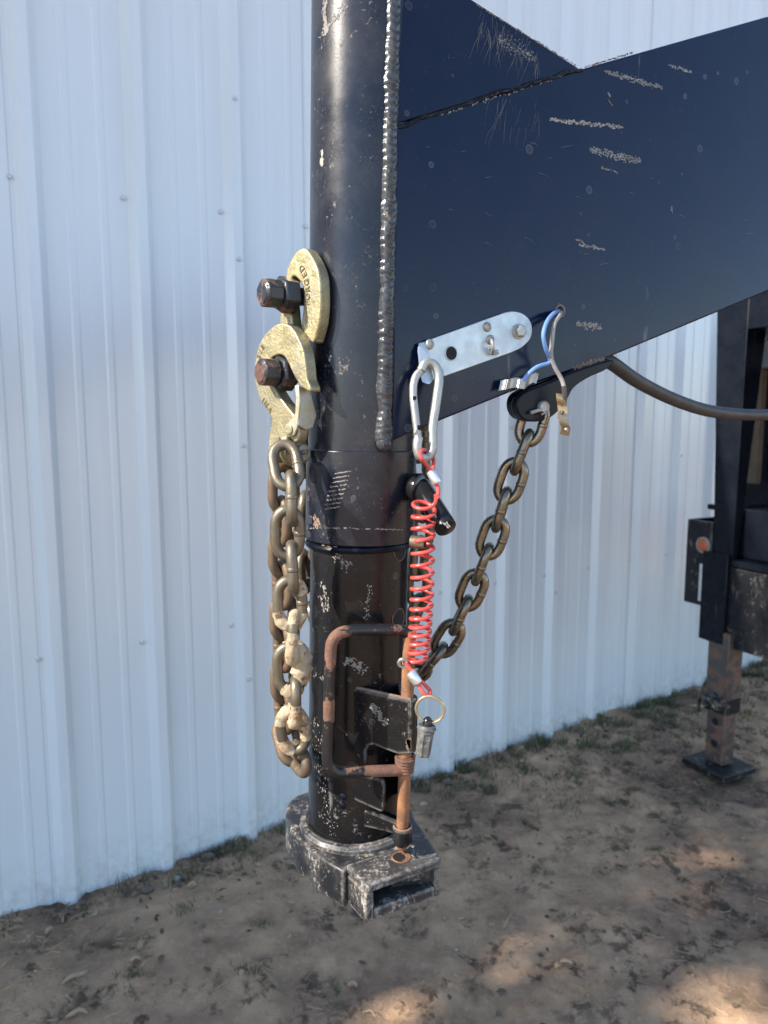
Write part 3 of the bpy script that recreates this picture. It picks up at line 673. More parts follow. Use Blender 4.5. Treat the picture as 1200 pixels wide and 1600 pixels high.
# guide ring and its arm
gc = RODL(1303); g0 = RODL(1291)
mb = MB(); lathe(mb, g0, rd, [(.0, .0068), (0, .0098), (.014, .0098), (.0185, .0075), (.019, .0066)], 28, cap=False); gd = obj('guide_ring', mb, 'lower', cp)
mb = MB(); sweep(mb, [g0 + Vector((cos(a), sin(a), 0)) * .0085 for a in [2 * pi * k / 30 for k in range(30)]], .0012, 6, True); obj('rusty_rim', mb, 'chiprust', gd)
ar = [(563, 1271), (571, 1266), (596, 1275), (621, 1285), (621, 1306), (606, 1301), (590, 1297), (575, 1294), (565, 1292), (562, 1282)]
an = Vector((-.3, -.95, 0)).normalized(); ap = onY(570, 1280, .6985)
mb = MB(); prism(mb, [onpl(x, y, ap, an) for x, y in ar], -an * .012); obj('guide_arm', mb, 'lower', cp, bevel=.0015)
for x, y in ((537, 1243), (535, 1257)):
    mb = MB(); p = onY(x, y, .70); d = p - axis(p.z); d.z = 0; d.normalize(); lathe(mb, axis(p.z) + d * (RI - .001), d, [(0, .004), (.002, .0035), (.003, .002)], 14); obj('rivet', mb, 'dark', cp)
# scuffs on the tubes
def cyl_flakes(px, py, r, Lpx, Wpx, ang, count, mat, parent, sz=(.0005, .0018), seed=1):
    rg = random.Random(seed + int(px * 3 + py)); mb = MB()
    for _ in range(count):
        a = rg.uniform(-1, 1) * Lpx / 2; b = rg.gauss(0, .4) * Wpx / 2
        x = px + a * cos(ang) - b * sin(ang); y = py + a * sin(ang) + b * cos(ang); d = ray(x, y)
        o = CAMP - axis(1.3); A = axis(1.3)
        # hit the leaning tube (treated as upright at the height concerned)
        p = onY(x, y, .70); c = axis(p.z); ox, oy = CAMP.x - c.x, CAMP.y - c.y; k = d.x * d.x + d.y * d.y; bq = ox * d.x + oy * d.y; cq = ox * ox + oy * oy - (r + .0003) ** 2
        disc = bq * bq - k * cq
        if disc < 0: continue
        q = CAMP + d * ((-bq - sqrt(disc)) / k); n = (q - axis(q.z)); n.z = 0; n.normalize(); s = n.cross(UP); rr = rg.uniform(*sz); m = rg.randint(4, 6); ph = rg.uniform(0, 6)
        st = rg.uniform(1, 2.2); dd = (UP * sin(-ang) + s * -cos(ang)); ee = n.cross(dd)
        mb.add([q + dd * (cos(ph + 2 * pi * i / m) * rr * st * rg.uniform(.6, 1.2)) + ee * (sin(ph + 2 * pi * i / m) * rr * rg.uniform(.5, 1.1)) for i in range(m)], [tuple(range(m))])
    obj('paint_scrape', mb, mat, parent, smooth=False)
for k in range(9):                                   # ladder of thread marks on the collar
    cyl_flakes(536 - k * 2.2, 738 + k * 7, RC, 26, 2.2, -.16, 46, 'dust', tr, (.0002, .0007))
cyl_flakes(508, 930, RI, 50, 10, 1.35, 46, 'dust', cp, (.0003, .0012)); cyl_flakes(502, 940, RI, 30, 9, 1.2, 24, 'chipsteel', cp, (.0004, .0014)); cyl_flakes(533, 875, RI, 40, 22, .6, 60, 'dust', cp, (.0003, .001))
cyl_flakes(556, 1040, RI, 36, 22, .5, 90, 'dust', cp, (.0003, .0013)); cyl_flakes(505, 1060, RI, 30, 12, .4, 40, 'dust', cp, (.0003, .001)); cyl_flakes(510, 855, RC - .002, 40, 5, .1, 14, 'chiprust', cp)
cyl_flakes(508, 25, RO, 50, 8, 1.5, 70, 'dust', tr); cyl_flakes(503, 245, RO, 22, 4, 1.55, 24, 'stone', tr); cyl_flakes(522, 30, RO, 60, 16, -.9, 60, 'dust', tr, (.0003, .0012))
cyl_flakes(575, 940, RI, 60, 10, 1.7, 60, 'dust', cp, (.0002, .0007)); cyl_flakes(500, 1180, RI, 120, 26, 1.5, 120, 'dust', cp, (.0002, .001)); cyl_flakes(515, 1270, RI, 80, 26, 1.4, 60, 'dust', cp, (.0002, .0007))
cyl_flakes(493, 815, RC, 20, 10, 1.2, 40, 'chiprust', tr); cyl_flakes(555, 826, RC, 150, 3, .02, 90, 'dust', tr, (.0003, .001))

# ------------------------------------------------------------------ HOOKS
def text_mesh(mb, ch, o, x, y, size, ext):
    cu = bpy.data.curves.new('t', 'FONT'); cu.body = ch; cu.size = 1; cu.align_x = 'CENTER'; cu.align_y = 'CENTER'; cu.extrude = .06; cu.resolution_u = 2; cu.offset = .012
    ob = bpy.data.objects.new('t', cu); me = bpy.data.meshes.new_from_object(ob)
    z = x.cross(y); mb.add([o + x * (v.co.x * size) + y * (v.co.y * size) + z * (v.co.z * ext / .06) for v in me.vertices], [tuple(p.vertices) for p in me.polygons])
    bpy.data.objects.remove(ob); bpy.data.curves.remove(cu); bpy.data.meshes.remove(me)
def letters(mb, word, pts, plane, n, size, flip=1):
    P = spl(pts, 8); L = [0]
    for a, b in zip(P, P[1:]): L.append(L[-1] + (b - a).length)
    for i, ch in enumerate(word):
        t = L[-1] * (i + .5) / len(word); j = max(k for k in range(len(L)) if L[k] <= t); j = min(j, len(P) - 2)
        a, b = onpl(P[j].x, P[j].y, plane, n), onpl(P[j + 1].x, P[j + 1].y, plane, n); x = (b - a).normalized(); y = n.cross(x)
        text_mesh(mb, ch, (a + b) / 2, x, y, size, .0005)
n_engr = plain('engraved_shadow', (.16, .13, .07), .8)
H1 = thing('slip_hook', b1 + HN * .012, 'yellow zinc slip hook hung on the upper rusty bolt, stamped lettering', 'hook', 'safety chain hooks')
p1 = b1 + HN * .0235
o1 = [(446, 433), (447.5, 422), (451.7, 411), (458, 399), (465, 391), (473, 387.5), (479, 389), (485, 397), (491, 407.5), (495, 416), (498.5, 428), (500.5, 442), (501, 459), (501, 478), (499, 501), (495, 519), (489, 536),
      (478, 526), (470, 514), (472, 492), (474, 468), (473, 451), (468, 440), (460, 432), (455, 436), (453, 448), (454, 480), (458, 520), (462, 560), (440, 566), (436, 520), (438, 480), (442, 452)]
mb = MB(); prism(mb, [onpl(p.x, p.y, p1, HN) for p in spl(o1, 4, True)], -HN * .0135); hk1 = obj('hook_body', mb, 'hook', H1, bevel=.0046, seg=4)
mb = MB(); letters(mb, 'FORGED', [(479, 480), (481, 462), (480, 444), (476, 428), (469, 414)], p1 + HN * .0002, HN, .0085); obj('stamped_lettering', mb, n_engr, hk1, smooth=False)
H2 = thing('slip_hook', b2 + HN * .02, 'yellow zinc slip hook with sprung latch, hung on the lower rusty bolt', 'hook', 'safety chain hooks')
p2 = b2 + HN * .037
o2 = [(483.5, 612), (474, 607), (467, 600), (459, 587), (451, 570), (446, 560), (440, 555), (432, 555), (424, 560), (420, 569), (419, 581), (421, 593), (428, 604), (437, 619), (447, 633), (458, 647), (462, 656), (457, 672), (449, 684), (440, 688), (434, 680), (428, 664),
      (420, 646), (408, 628), (401, 610), (398, 595), (397, 575), (400, 555), (405, 537), (415, 521), (427, 509.5), (438, 505), (447, 506), (455, 511), (463, 522), (470, 537), (475, 552), (478, 572), (480, 592), (485, 605)]
mb = MB(); prism(mb, [onpl(p.x, p.y, p2, HN) for p in spl(o2, 4, True)], -HN * .0135); hk2 = obj('hook_body', mb, 'hook', H2, bevel=.0046, seg=4)
mb = MB(); letters(mb, '3/8', [(404, 562), (407, 550), (412, 538)], p2 + HN * .0002, HN, .0075); letters(mb, 'USA', [(410, 625), (416, 633), (423, 643)], p2 + HN * .0002, HN, .0075); obj('stamped_lettering', mb, n_engr, hk2, smooth=False)
# latch
mb = MB(); cl = onpl(455, 671, p2, HN)
prism(mb, [onpl(x, y, p2 + HN * .0026, HN) for x, y in ((460, 602), (466, 601), (468, 625), (466, 650), (464, 668), (459, 680), (451, 683), (446, 676), (447, 664), (455, 655), (461, 645), (462, 622))], -HN * .0024)
lat = obj('hook_latch', mb, 'latch', H2, bevel=.0007)
pf = onpl(466, 640, p2 + HN * .002, HN)
mb = MB(); prism(mb, [onpl(x, y, pf, VB) for x, y in ((466, 602), (485, 611), (490, 630), (495, 649), (489, 668), (478, 672), (466, 664))], -VB * .0024); obj('latch_face', mb, 'latch', lat, bevel=.0007)
mb = MB(); lathe(mb, cl + HN * .002, HN, [(0, .0052), (.002, .0052), (.0026, .0044)], 20); obj('latch_rivet', mb, 'hook', lat)
# clevis and pin
cv = onpl(465, 706, p2 + VB * .006, VB)
prong = [(449, 682), (460, 680), (474, 684), (482, 696), (485, 709), (481, 721), (470, 728), (456, 727), (447, 716), (445, 700)]
cpl = spl(prong, 4, True)
mb = MB(); prism(mb, [onpl(p.x, p.y, cv, VB) for p in cpl], -VB * .0085); obj('clevis_prong', mb, 'hook', H2, bevel=.002, seg=3)
fork = [(427, 650), (421, 675), (419, 700), (421, 717), (428, 724), (433, 716), (434, 697), (438, 682), (446, 677), (453, 684), (462, 692), (467, 678), (462, 656), (445, 646)]
mb = MB(); prism(mb, [onpl(p.x, p.y, p2 - HN * .0012, HN) for p in spl(fork, 4, True)], -HN * .0125); obj('clevis_fork', mb, 'hook', H2, bevel=.003, seg=3)
cpn = onpl(472, 707, cv, VB)
mb = MB(); lathe(mb, cpn - VB * .041, VB, [(0, .006), (.041, .006), (.041, .0082), (.0435, .0082), (.0445, .0074)], 28); pn = obj('clevis_pin', mb, 'latch', H2)
mb = MB(); xx = UP.cross(VB).normalized(); text_mesh(mb, 'G', cpn + VB * .0045 + xx * -.0028, xx, UP, .007, .0003); text_mesh(mb, '7', cpn + VB * .0045 + xx * .0028, xx, UP, .007, .0003); obj('stamped_lettering', mb, n_engr, pn, smooth=False)

# ------------------------------------------------------------------ CHAINS
PITCHL, WR, LW = .033, .0051, .0325
def link_pts(n=40, w=LW - 2 * WR, l=PITCHL):
    r = w / 2; st = l - 2 * 0 - w + 0; st = (l + 2 * WR) - 2 * WR - w + .0; hs = max(.002, st / 2); P = []
    for k in range(12): a = -pi / 2 + 0 + pi * k / 11; P.append(Vector((r * sin(a), 0, hs + r * cos(a))))
    for k in range(12): a = pi / 2 + pi * k / 11; P.append(Vector((r * sin(a), 0, -hs + r * cos(a))))
    return P
LP = link_pts(); hsz = max(p.z for p in LP)
LP = [Vector((p.x, 0, p.z * (PITCHL / 2 + WR * .98) / hsz)) for p in LP]
def link_mesh(name, mat, lump=0.):
    mb = MB(); pts = []
    for i, p in enumerate(LP):
        q = LP[(i + 1) % len(LP)]; pts.append(p)
        if (q - p).length > .01: pts += [p.lerp(q, t) for t in (.25, .5, .75)]
    sweep(mb, pts, WR, 12, True, up=Vector((0, 1, 0)))
    c = Vector((LW / 2 - WR, 0, 0)); lathe(mb, c - UP * .0022, UP, [(0, WR), (.001, WR * 1.07), (.0034, WR * 1.08), (.0044, WR)], 14)    # forge-weld ridge
    me = bpy.data.meshes.new(name); me.from_pydata([tuple(v) for v in mb.v], [], mb.f); me.polygons.foreach_set('use_smooth', [True] * len(me.polygons)); me.materials.append(M[mat]); return me
LINK = {k: link_mesh('chain_link', k) for k in ('chain', 'chainold', 'chainrust')}
def mud_obj(parent, mw, seed, part, amp, fat):
    rg = random.Random(seed); mb = MB(); n = len(LP); pts = [LP[i % n] for i in range(part[0], part[1])]
    sub = [];
    for a, b in zip(pts, pts[1:]): sub += [a.lerp(b, t) for t in ((0, .2, .4, .6, .8) if (b - a).length > .008 else (0, .5))]
    rr = []
    m = len(sub)
    for i in range(m): t = i / max(1, m - 1); rr.append(WR * (1.04 + fat * min(1, 3.2 * min(t, 1 - t)) * (.75 + .5 * rg.random())))
    sweep(mb, sub, rr, 18, up=Vector((0, 1, 0)))
    for i, v in enumerate(mb.v):
        w = mnoise.noise_vector(v * 140 + Vector((seed, 0, 0))) * amp + mnoise.noise_vector(v * 420 + Vector((0, seed, 0))) * amp * .45
        mb.v[i] = v + w + mnoise.noise_vector(v * 900) * amp * .25
    me = bpy.data.meshes.new('dried_mud'); me.from_pydata([tuple(v) for v in mb.v], [], mb.f); me.polygons.foreach_set('use_smooth', [True] * len(me.polygons)); me.set_sharp_from_angle(angle=radians(50)); me.materials.append(M['mud'])
    o = bpy.data.objects.new('dried_mud', me); COL.objects.link(o); o.parent = parent; return o
def place_link(root, c, t, side, mk):
    o = bpy.data.objects.new('chain_link', LINK[mk]); COL.objects.link(o); o.parent = root
    t = t.normalized(); x = (side - t * side.dot(t)).normalized(); y = t.cross(x)
    R = Matrix((x, y, t)).transposed().to_4x4(); o.matrix_local = Matrix.Translation(c - root.location) @ R; return o
def chain(root, path, side, mk, start=0, flip=0, jit=.06, pitch=PITCHL, mkf=None):
    P = spl(path, 12); L = [0]
    for a, b in zip(P, P[1:]): L.append(L[-1] + (b - a).length)
    def at(s):
        j = max(k for k in range(len(L)) if L[k] <= s); j = min(j, len(P) - 2); t = (s - L[j]) / max(1e-9, L[j + 1] - L[j]); return P[j].lerp(P[j + 1], t)
    s = start; i = flip; out = []; rg = random.Random(int(len(path) * 13 + start * 1000))
    while s < L[-1] - .004:
        a, b = at(max(0, s - pitch / 2)), at(min(L[-1], s + pitch / 2)); t = b - a
        sd = side(at(s)) if callable(side) else side
        sd = sd.normalized()
        if i % 2: sd = t.normalized().cross(sd)
        sd = sd + Vector((rg.uniform(-jit, jit), rg.uniform(-jit, jit), rg.uniform(-jit, jit)))
        out.append(place_link(root, at(s), t, sd, mkf(len(out)) if mkf else mk)); s += pitch; i += 1
    return out
# hanging muddy chain below the lower hook: front strand, bottom bend, rear strand
YC = .671
fp = [onY(447, 727, YC + .014), onY(455, 783, YC), onY(449, 838, YC + .003), onY(457, 888, YC), onY(453, 945, YC), onY(459, 990, YC), onY(452, 1040, YC + .004), onY(461, 1090, YC + .004), onY(456, 1130, YC + .01), onY(465, 1165, YC + .012)]
c2 = thing('safety_chain', fp[0] + UP * .02, 'weathered chain under the lower hook, caked with dried mud, doubled back at its end', 'chain')
VF = Vector((.99, .1, 0))
cur = fp[0]; lk = []
path = spl(fp, 10)
lk = chain(c2, fp, VF, 'chainold', 0, 0, .1, mkf=lambda i: 'chainold' if i < 9 else 'chainrust')
endp = fp[-1]
rp = [onY(470, 1188, .70), onY(455, 1172, .725), onY(446, 1130, .735), onY(444, 1060, .737), onY(443, 980, .737), onY(442, 900, .737), onY(441, 820, .735), onY(441, 750, .733)]
chain(c2, rp, Vector((.75, .65, 0)), 'chainrust', .005, 1, .12)
for i, part, amp, fat in ((4, (0, 12), .0012, .22), (4, (12, 17), .001, .12), (5, (1, 14), .0012, .2), (5, (14, 24), .0008, .1), (6, (8, 20), .0024, .9), (6, (3, 10), .0022, .5), (7, (0, 13), .0014, .24), (8, (10, 24), .0009, .12), (8, (0, 6), .0008, .12)):
    if i < len(lk): mud_obj(lk[i], None, i * 7 + part[0], part, amp, fat)
# the swagged chain: from the lug, behind the tube, up to the upper hook
c3 = thing('safety_chain', PL(833, 640, -.012), 'dark bronze chain hanging from the neck lug in a swag behind the tube', 'chain')
sp = [onY(834, 652, .782), onY(822, 690, .782), onY(806, 730, .783), onY(791, 772, .786), onY(777, 818, .79), onY(762, 860, .794), onY(746, 900, .80), onY(727, 945, .806), onY(707, 985, .812), onY(682, 1022, .82), onY(650, 1050, .83), onY(600, 1066, .845), onY(545, 1040, .84), onY(503, 985, .82), onY(482, 930, .803), onY(474, 880, .795), onY(475, 820, .79), onY(478, 740, .785), onY(480, 660, .78), onY(482, 600, .77)]
chain(c3, sp, Vector((.93, -.2, .25)), 'chain', .006, 0, .08, pitch=PITCHL * .985, mkf=lambda i: 'chain' if i < 16 else 'chainold')
c4 = thing('safety_chain', onY(655, 700, .815), 'short gold brown chain strand seen behind the red coil at the tube', 'chain')
chain(c4, [onY(655, 640, .82), onY(654, 720, .815), onY(660, 800, .81), onY(654, 880, .81), onY(650, 950, .815), onY(630, 1000, .82)], Vector((.6, .8, 0)), 'chainold', 0, 1, .15)

# ------------------------------------------------------------------ CARABINER, RED COILED CABLE, RING AND PLUG
ca_ = thing('carabiner', PL(665, 640, .02), 'zinc snap carabiner clipped through the galvanised bracket tab', 'carabiner')
cpx = [(658, 579, .012), (664, 568, .012), (673, 567, .013), (682, 575, .015), (686, 592, .017), (684, 612, .02), (680, 640, .022), (676, 668, .024), (676, 690, .026), (675, 705, .027), (668, 714, .027), (660, 715, .027), (654, 709, .026), (652, 697, .025), (654, 683, .024)]
mb = MB(); sweep(mb, spl([PL(x, y, h) for x, y, h in cpx], 6), .0043, 14); obj('wire_body', mb, 'bright', ca_)
mb = MB(); sweep(mb, spl([PL(657, 580, .012), PL(650, 588, .012), PL(646, 602, .013), PL(646, 622, .015), PL(649, 650, .019), PL(653, 684, .023)], 6), .0037, 14); gt = obj('gate', mb, 'bright', ca_)
mb = MB(); lathe(mb, PL(647.5, 622, .0185), NN, [(0, .0025), (.0008, .0022)], 4); lathe(mb, PL(655, 668, .0245), NN, [(0, .003), (.001, .003)], 4); obj('gate_slot', mb, 'hole', gt)
mb = MB(); lathe(mb, PL(650, 676, .027), NN, [(0, .0022), (.0012, .0018)], 12); obj('gate_rivet', mb, 'bright', gt)

def cz(x, y, Y): return onY(x, y, Y)
cc = thing('coiled_cable', cz(660, 880, .672), 'red coiled breakaway cable hanging from the carabiner beside the tube', 'cable')
q0 = PL(665, 712, .026); qy = q0.y
mb = MB(); W = .0018
pA, pB = cz(664, 792, .676), cz(650, 1035, .662)
hel = []; cents = [(664, 778, 19), (662, 797, 19), (661.5, 816, 18.5), (661, 835, 18.5), (661, 855, 18), (660.5, 874, 18), (660, 893, 18), (659.5, 911, 18), (659, 928, 18), (658.5, 944, 18), (658, 959, 17.5), (657, 973, 17.5), (656.5, 986, 17.5), (656, 999, 17.5), (654.5, 1012, 17.5), (652, 1026, 17), (647, 1038, 15)]
C = []
for i, (x, y, r) in enumerate(cents):
    Y = .676 - .016 * i / (len(cents) - 1); C.append((cz(x, y, Y), r * .93 / FPX * Y))
npt = 26
for i in range(len(C) - 1):
    for k in range(npt):
        t = k / npt; c = C[i][0].lerp(C[i + 1][0], t); r = C[i][1] * (1 - t) + C[i + 1][1] * t; a = -2 * pi * t + .3
        tl = .6 * max(0, 1 - (i + t) / 2.2)
        hel.append(c + Vector((cos(a), sin(a), sin(a) * tl)) * r)
endl = [cz(632, 1034, .652), cz(640, 1044, .650), cz(652, 1055, .649)]
lead = [cz(684, 770, .672), cz(682, 782, .668)]
hel = spl([cz(681, 756, .676), cz(685, 764, .674), cz(684, 776, .670)], 4) + hel + spl(endl, 4)
sweep(mb, hel, W, 10); obj('coil', mb, 'red', cc)
def loop(pts, nm='end_loop'): mb = MB(); sweep(mb, spl(pts, 6), W, 10); return obj(nm, mb, 'red', cc)
loop([cz(675, 738, .677), cz(668, 728, .672), cz(659, 717, .664), cz(657, 707, .668), cz(662, 703, .68), cz(670, 707, .69), cz(677, 716, .69), cz(677, 728, .684), cz(675, 738, .679)])
loop([cz(648, 1060, .648), cz(655, 1072, .646), cz(662, 1083, .643), cz(670, 1087, .645), cz(672, 1080, .65), cz(664, 1070, .652), cz(655, 1062, .65)])
def crimp(a, b, nm='crimp_sleeve'):
    mb = MB(); sweep(mb, [a, a.lerp(b, .1), a.lerp(b, .9), b], [.0044, .0049, .0049, .0044], 14); return obj(nm, mb, 'crimp', cc)
crimp(cz(674, 736, .677), cz(683, 755, .675)); crimp(cz(641, 1050, .648), cz(653, 1067, .647))
mb = MB(); a, b = cz(642, 846, .672), cz(664, 848, .668); lathe(mb, a, b - a, [(0, .005), (0, .0058), ((b - a).length, .0058), ((b - a).length, .005), (.002, .005)], 24, cap=False); obj('loose_sleeve', mb, 'chainold', cc)
mb = MB(); c = cz(629, 1036, .652); sweep(mb, [c + Vector((cos(a) * .8, -sin(a) * .5, sin(a))) * .0042 for a in [2 * pi * k / 20 for k in range(20)]], .0017, 8, True); obj('eyelet', mb, 'bright', cc)
kc = cz(672, 1108, .643); mb = MB(); nr = Vector((-.1, -.98, -.1)).normalized(); xr = nr.orthogonal().normalized(); yr = nr.cross(xr)
sweep(mb, [kc + (xr * cos(a) + yr * sin(a)) * .0128 for a in [2 * pi * k / 48 for k in range(48)]], .00125, 8, True); sweep(mb, [kc + nr * .0016 + (xr * cos(a) + yr * sin(a)) * .0127 for a in [2 * pi * k / 48 for k in range(30)]], .0011, 8); tag(obj('split_ring', mb, 'ring', loc=kc), 'thin brass split ring on the end of the red cable', 'key ring')
pt, pb = cz(668, 1128, .643), cz(660, 1186, .640); pd = (pb - pt).normalized()
pg = thing('breakaway_plug', pt, 'grey dusty breakaway plug hanging from the brass ring', 'plug')
def plugr(i, k, a): return 1 + (.12 if k % 5 == 0 else -.05)
mb = MB(); sweep(mb, [pt + pd * t for t in (.003, .006, .007, .010, .011, .030, .0315)], [.0076, .009, .0076, .0076, .0068, .0062, .0055], 30, rf=lambda i, k, a: (1 + (.1 if (k // 3) % 2 else -.06)) if i > 3 else 1.); rough_up(mb, .0004, 300); obj('plug_body', mb, 'plug', pg, sharp=30)
mb = MB(); lathe(mb, pt + pd * .0035, -pd, [(0, .0045), (.003, .0045), (.006, .0038), (.008, .002)], 18); obj('plug_eye', mb, 'blackplastic', pg)
# loose wiring out of the neck hole
lw = thing('loose_wire', PL(875, 486, 0), 'blue and grey wires hanging from the neck hole with two bent metal clips', 'wire')
mb = MB(); sweep(mb, spl([PL(874, 486, -.003), PL(866, 489, .012), PL(855, 502, .02), PL(849, 523, .024), PL(853, 545, .022), PL(859, 560, .018), PL(858, 567, .017), PL(840, 573, .016), PL(826, 584, .014), PL(816, 596, .011)], 7), .0021, 10); obj('blue_wire', mb, 'bluewire', lw)
mb = MB(); sweep(mb, spl([PL(877, 487, -.003), PL(874, 493, .012), PL(866, 507, .02), PL(863, 530, .022), PL(861, 555, .02), PL(866, 572, .02), PL(877, 592, .022), PL(881, 605, .024), PL(882, 622, .024), PL(881, 634, .022)], 7), .0022, 10); obj('grey_wire', mb, 'greywire', lw)
mb = MB(); sweep(mb, spl([PL(881, 603, .0245), PL(882, 618, .0243), PL(881.5, 630, .0225)], 5), .0026, 10); obj('heat_sleeve', mb, 'darkwire', lw)
def strip(mb, mid, wdir, w, th):
    mid = [Vector(p) for p in mid]
    nv = [(b - a).cross(wdir).normalized() for a, b in zip(mid, mid[1:])]; nv.append(nv[-1])
    for a, b, n1, n2 in zip(mid, mid[1:], nv, nv[1:]):
        prism(mb, [a - wdir * w, a + wdir * w, a + wdir * w + n1 * th, a - wdir * w + n1 * th], b - a)
    return mb
mb = MB(); bw = (UP * .95 + U * .25).normalized()
strip(mb, [PL(781, 603, .006), PL(790, 601, .010), PL(796, 599, .006), PL(804, 598, .006), PL(812, 599, .011), PL(820, 600, .012), PL(826, 594, .007), PL(834, 590, .007), PL(840, 592, .010)], bw, .0052, .0011); obj('wire_clip', mb, 'bright', lw)
mb = MB(); bw = (U * .95 + UP * -.2 + NN * .2).normalized()
strip(mb, [PL(876, 617, .02), PL(877, 626, .024), PL(878, 633, .02), PL(879, 645, .02), PL(878, 655, .024), PL(881, 661, .028), PL(884, 668, .026), PL(881, 679, .022)], bw, .0055, .0011); obj('wire_clip', mb, 'ring', lw)
for x, y, h in ((879, 645, .0225), (885, 671, .029)):
    mb = MB(); lathe(mb, PL(x, y, h), NN, [(0, .0022), (.001, .0018)], 12); obj('clip_rivet', mb, 'darkwire' if y < 660 else 'bright', lw)

# ------------------------------------------------------------------ GROUND COVER
rg = random.Random(21)
def blade(mb, p, a, h, lean, w):
    d = Vector((cos(a), sin(a), 0)); s = Vector((-sin(a), cos(a), 0)) * w; m = p + UP * h * .6 + d * lean * .35; t = p + UP * h * .9 + d * lean
    mb.add([p - s, p + s, m + s * .8, m - s * .8, t], [(0, 1, 2, 3), (3, 2, 4)])
def tuft(mb, x, y, n, r, h, w=.0014):
    for _ in range(n):
        a = rg.uniform(0, 6.28); q = r * sqrt(rg.random()); px, py = x + q * cos(a), y + q * sin(a)
        blade(mb, Vector((px, py, GZ(px, py) - .003)), rg.uniform(0, 6.28), h * rg.uniform(.4, 1.1), h * rg.uniform(.2, 1.), w)
gm = MB(); wm = MB()
for x, y in ((530, 1550), (375, 1540), (410, 1465), (215, 1495), (880, 1435), (1025, 1330), (945, 1360), (740, 1320), (655, 1365), (850, 1365), (205, 1548), (560, 1440)):
    g = onz(x, y, .01); [tuft(gm, g.x + rg.gauss(0, .022), g.y + rg.gauss(0, .016), 9, .012, .016, .0009) for _ in range(9)]
for _ in range(330):                                 # green fringe along the wall, denser to the right
    s = rg.uniform(.2, 5.2) ; dd = abs(rg.gauss(0, .12)) + .02
    if rg.random() > .12 + .25 * s: continue
    p = WP(s, dd, 0); tuft(gm if rg.random() < .75 else wm, p.x, p.y, 34, .04, rg.uniform(.025, .055))
for _ in range(260):
    s = rg.uniform(1.6, 5.5); dd = rg.uniform(.02, .75)
    p = WP(s, dd, 0); tuft(gm, p.x, p.y, 26, .05, rg.uniform(.012, .03))
for _ in range(85):
    s = rg.uniform(-.2, 1.6); dd = abs(rg.gauss(.03, .035)) + .012
    if -.05 < s < .08: continue
    
    if fn((s, 2, 2), 3.3) < -.08: continue
    p = WP(s, dd, 0); tuft(wm, p.x, p.y, rg.randint(8, 30), .03, rg.uniform(.01, .034), .0012)
for _ in range(46):                                  # sparse tufts over the open dirt
    x, y = rg.uniform(-.9, 2.4), rg.uniform(1.5, 3.6)
    if (Vector((x, y, 0)) - W0).dot(WN) < .12: continue
    for _k in range(rg.randint(2, 7)): tuft(gm, x + rg.gauss(0, .03), y + rg.gauss(0, .02), 10, .013, rg.uniform(.01, .02), .0009)
kind(obj('grass', gm, 'grass', smooth=False), 'stuff'); kind(obj('weeds', wm, 'weed', smooth=False), 'stuff')
lm = MB()
def flat_leaf(mb, p, a, L, w, curl):
    d = Vector((cos(a), sin(a), 0)); s = Vector((-sin(a), cos(a), 0))
    mb.add([p, p + d * L * .3 + s * w + UP * curl, p + d * L * .7 + s * w * .8 + UP * curl * 1.4, p + d * L + UP * curl * .5, p + d * L * .7 - s * w * .8 + UP * curl * .4, p + d * L * .3 - s * w + UP * curl * .2], [(0, 1, 2, 3, 4, 5)])
for _ in range(5200):
    x, y = rg.uniform(-1.3, 3.2), rg.uniform(1.2, 5.)
    d = (Vector((x, y, 0)) - W0).dot(WN)
    if d < .01: continue
    if rg.random() > (.9 if d < .25 else .3) * (.35 + .9 * max(0, fn((x, y, 3), 1.6) + .35)): continue
    flat_leaf(lm, Vector((x, y, GZ(x, y) + .002)), rg.uniform(0, 6.28), rg.uniform(.01, .032), rg.uniform(.003, .008), rg.uniform(.001, .008))
kind(obj('leaf_litter', lm, 'litter', smooth=False), 'stuff')
sm = MB()
for _ in range(900):
    x, y = rg.uniform(-1.3, 2.6), rg.uniform(1.2, 4.4)
    if (Vector((x, y, 0)) - W0).dot(WN) < .02: continue
    a = rg.uniform(0, 6.28); L = rg.uniform(.02, .07); p = Vector((x, y, GZ(x, y) + .003)); q = Vector((x + L * cos(a), y + L * sin(a), 0)); q.z = GZ(q.x, q.y) + rg.uniform(.003, .012)
    m = (p + q) / 2 + Vector((-sin(a), cos(a), .3)) * rg.uniform(-.012, .012); m.z = max(m.z, GZ(m.x, m.y) + .003); sweep(sm, [p, m, q], rg.uniform(.0006, .0014), 4)
for cx0, cy0, n in ((205, 1470, 26), (120, 1440, 10), (30, 1595, 12), (300, 1400, 8), (20, 1560, 8), (60, 1490, 14), (10, 1465, 16), (395, 1335, 24)):
    g = onz(cx0, cy0, .03)
    for _ in range(n):
        a = rg.uniform(0, 6.28); p = Vector((g.x + rg.gauss(0, .03), g.y + rg.gauss(0, .03), 0)); p.z = GZ(p.x, p.y) + .002; L = rg.uniform(.02, .055)
        m = p + Vector((cos(a), sin(a), .35)) * L * .5; q = p + Vector((cos(a + .7), sin(a + .7), 0)) * L; q.z = GZ(q.x, q.y) + rg.uniform(.002, .02); sweep(sm, spl([p, m, q], 4), .0008, 4)
kind(obj('dry_grass', sm, 'straw'), 'stuff')
bmx = MB(); cm = MB()
ico = bmesh.new(); bmesh.ops.create_icosphere(ico, subdivisions=1, radius=1); IV = [v.co.copy() for v in ico.verts]; IF = [tuple(v.index for v in f.verts) for f in ico.faces]; ico.free()
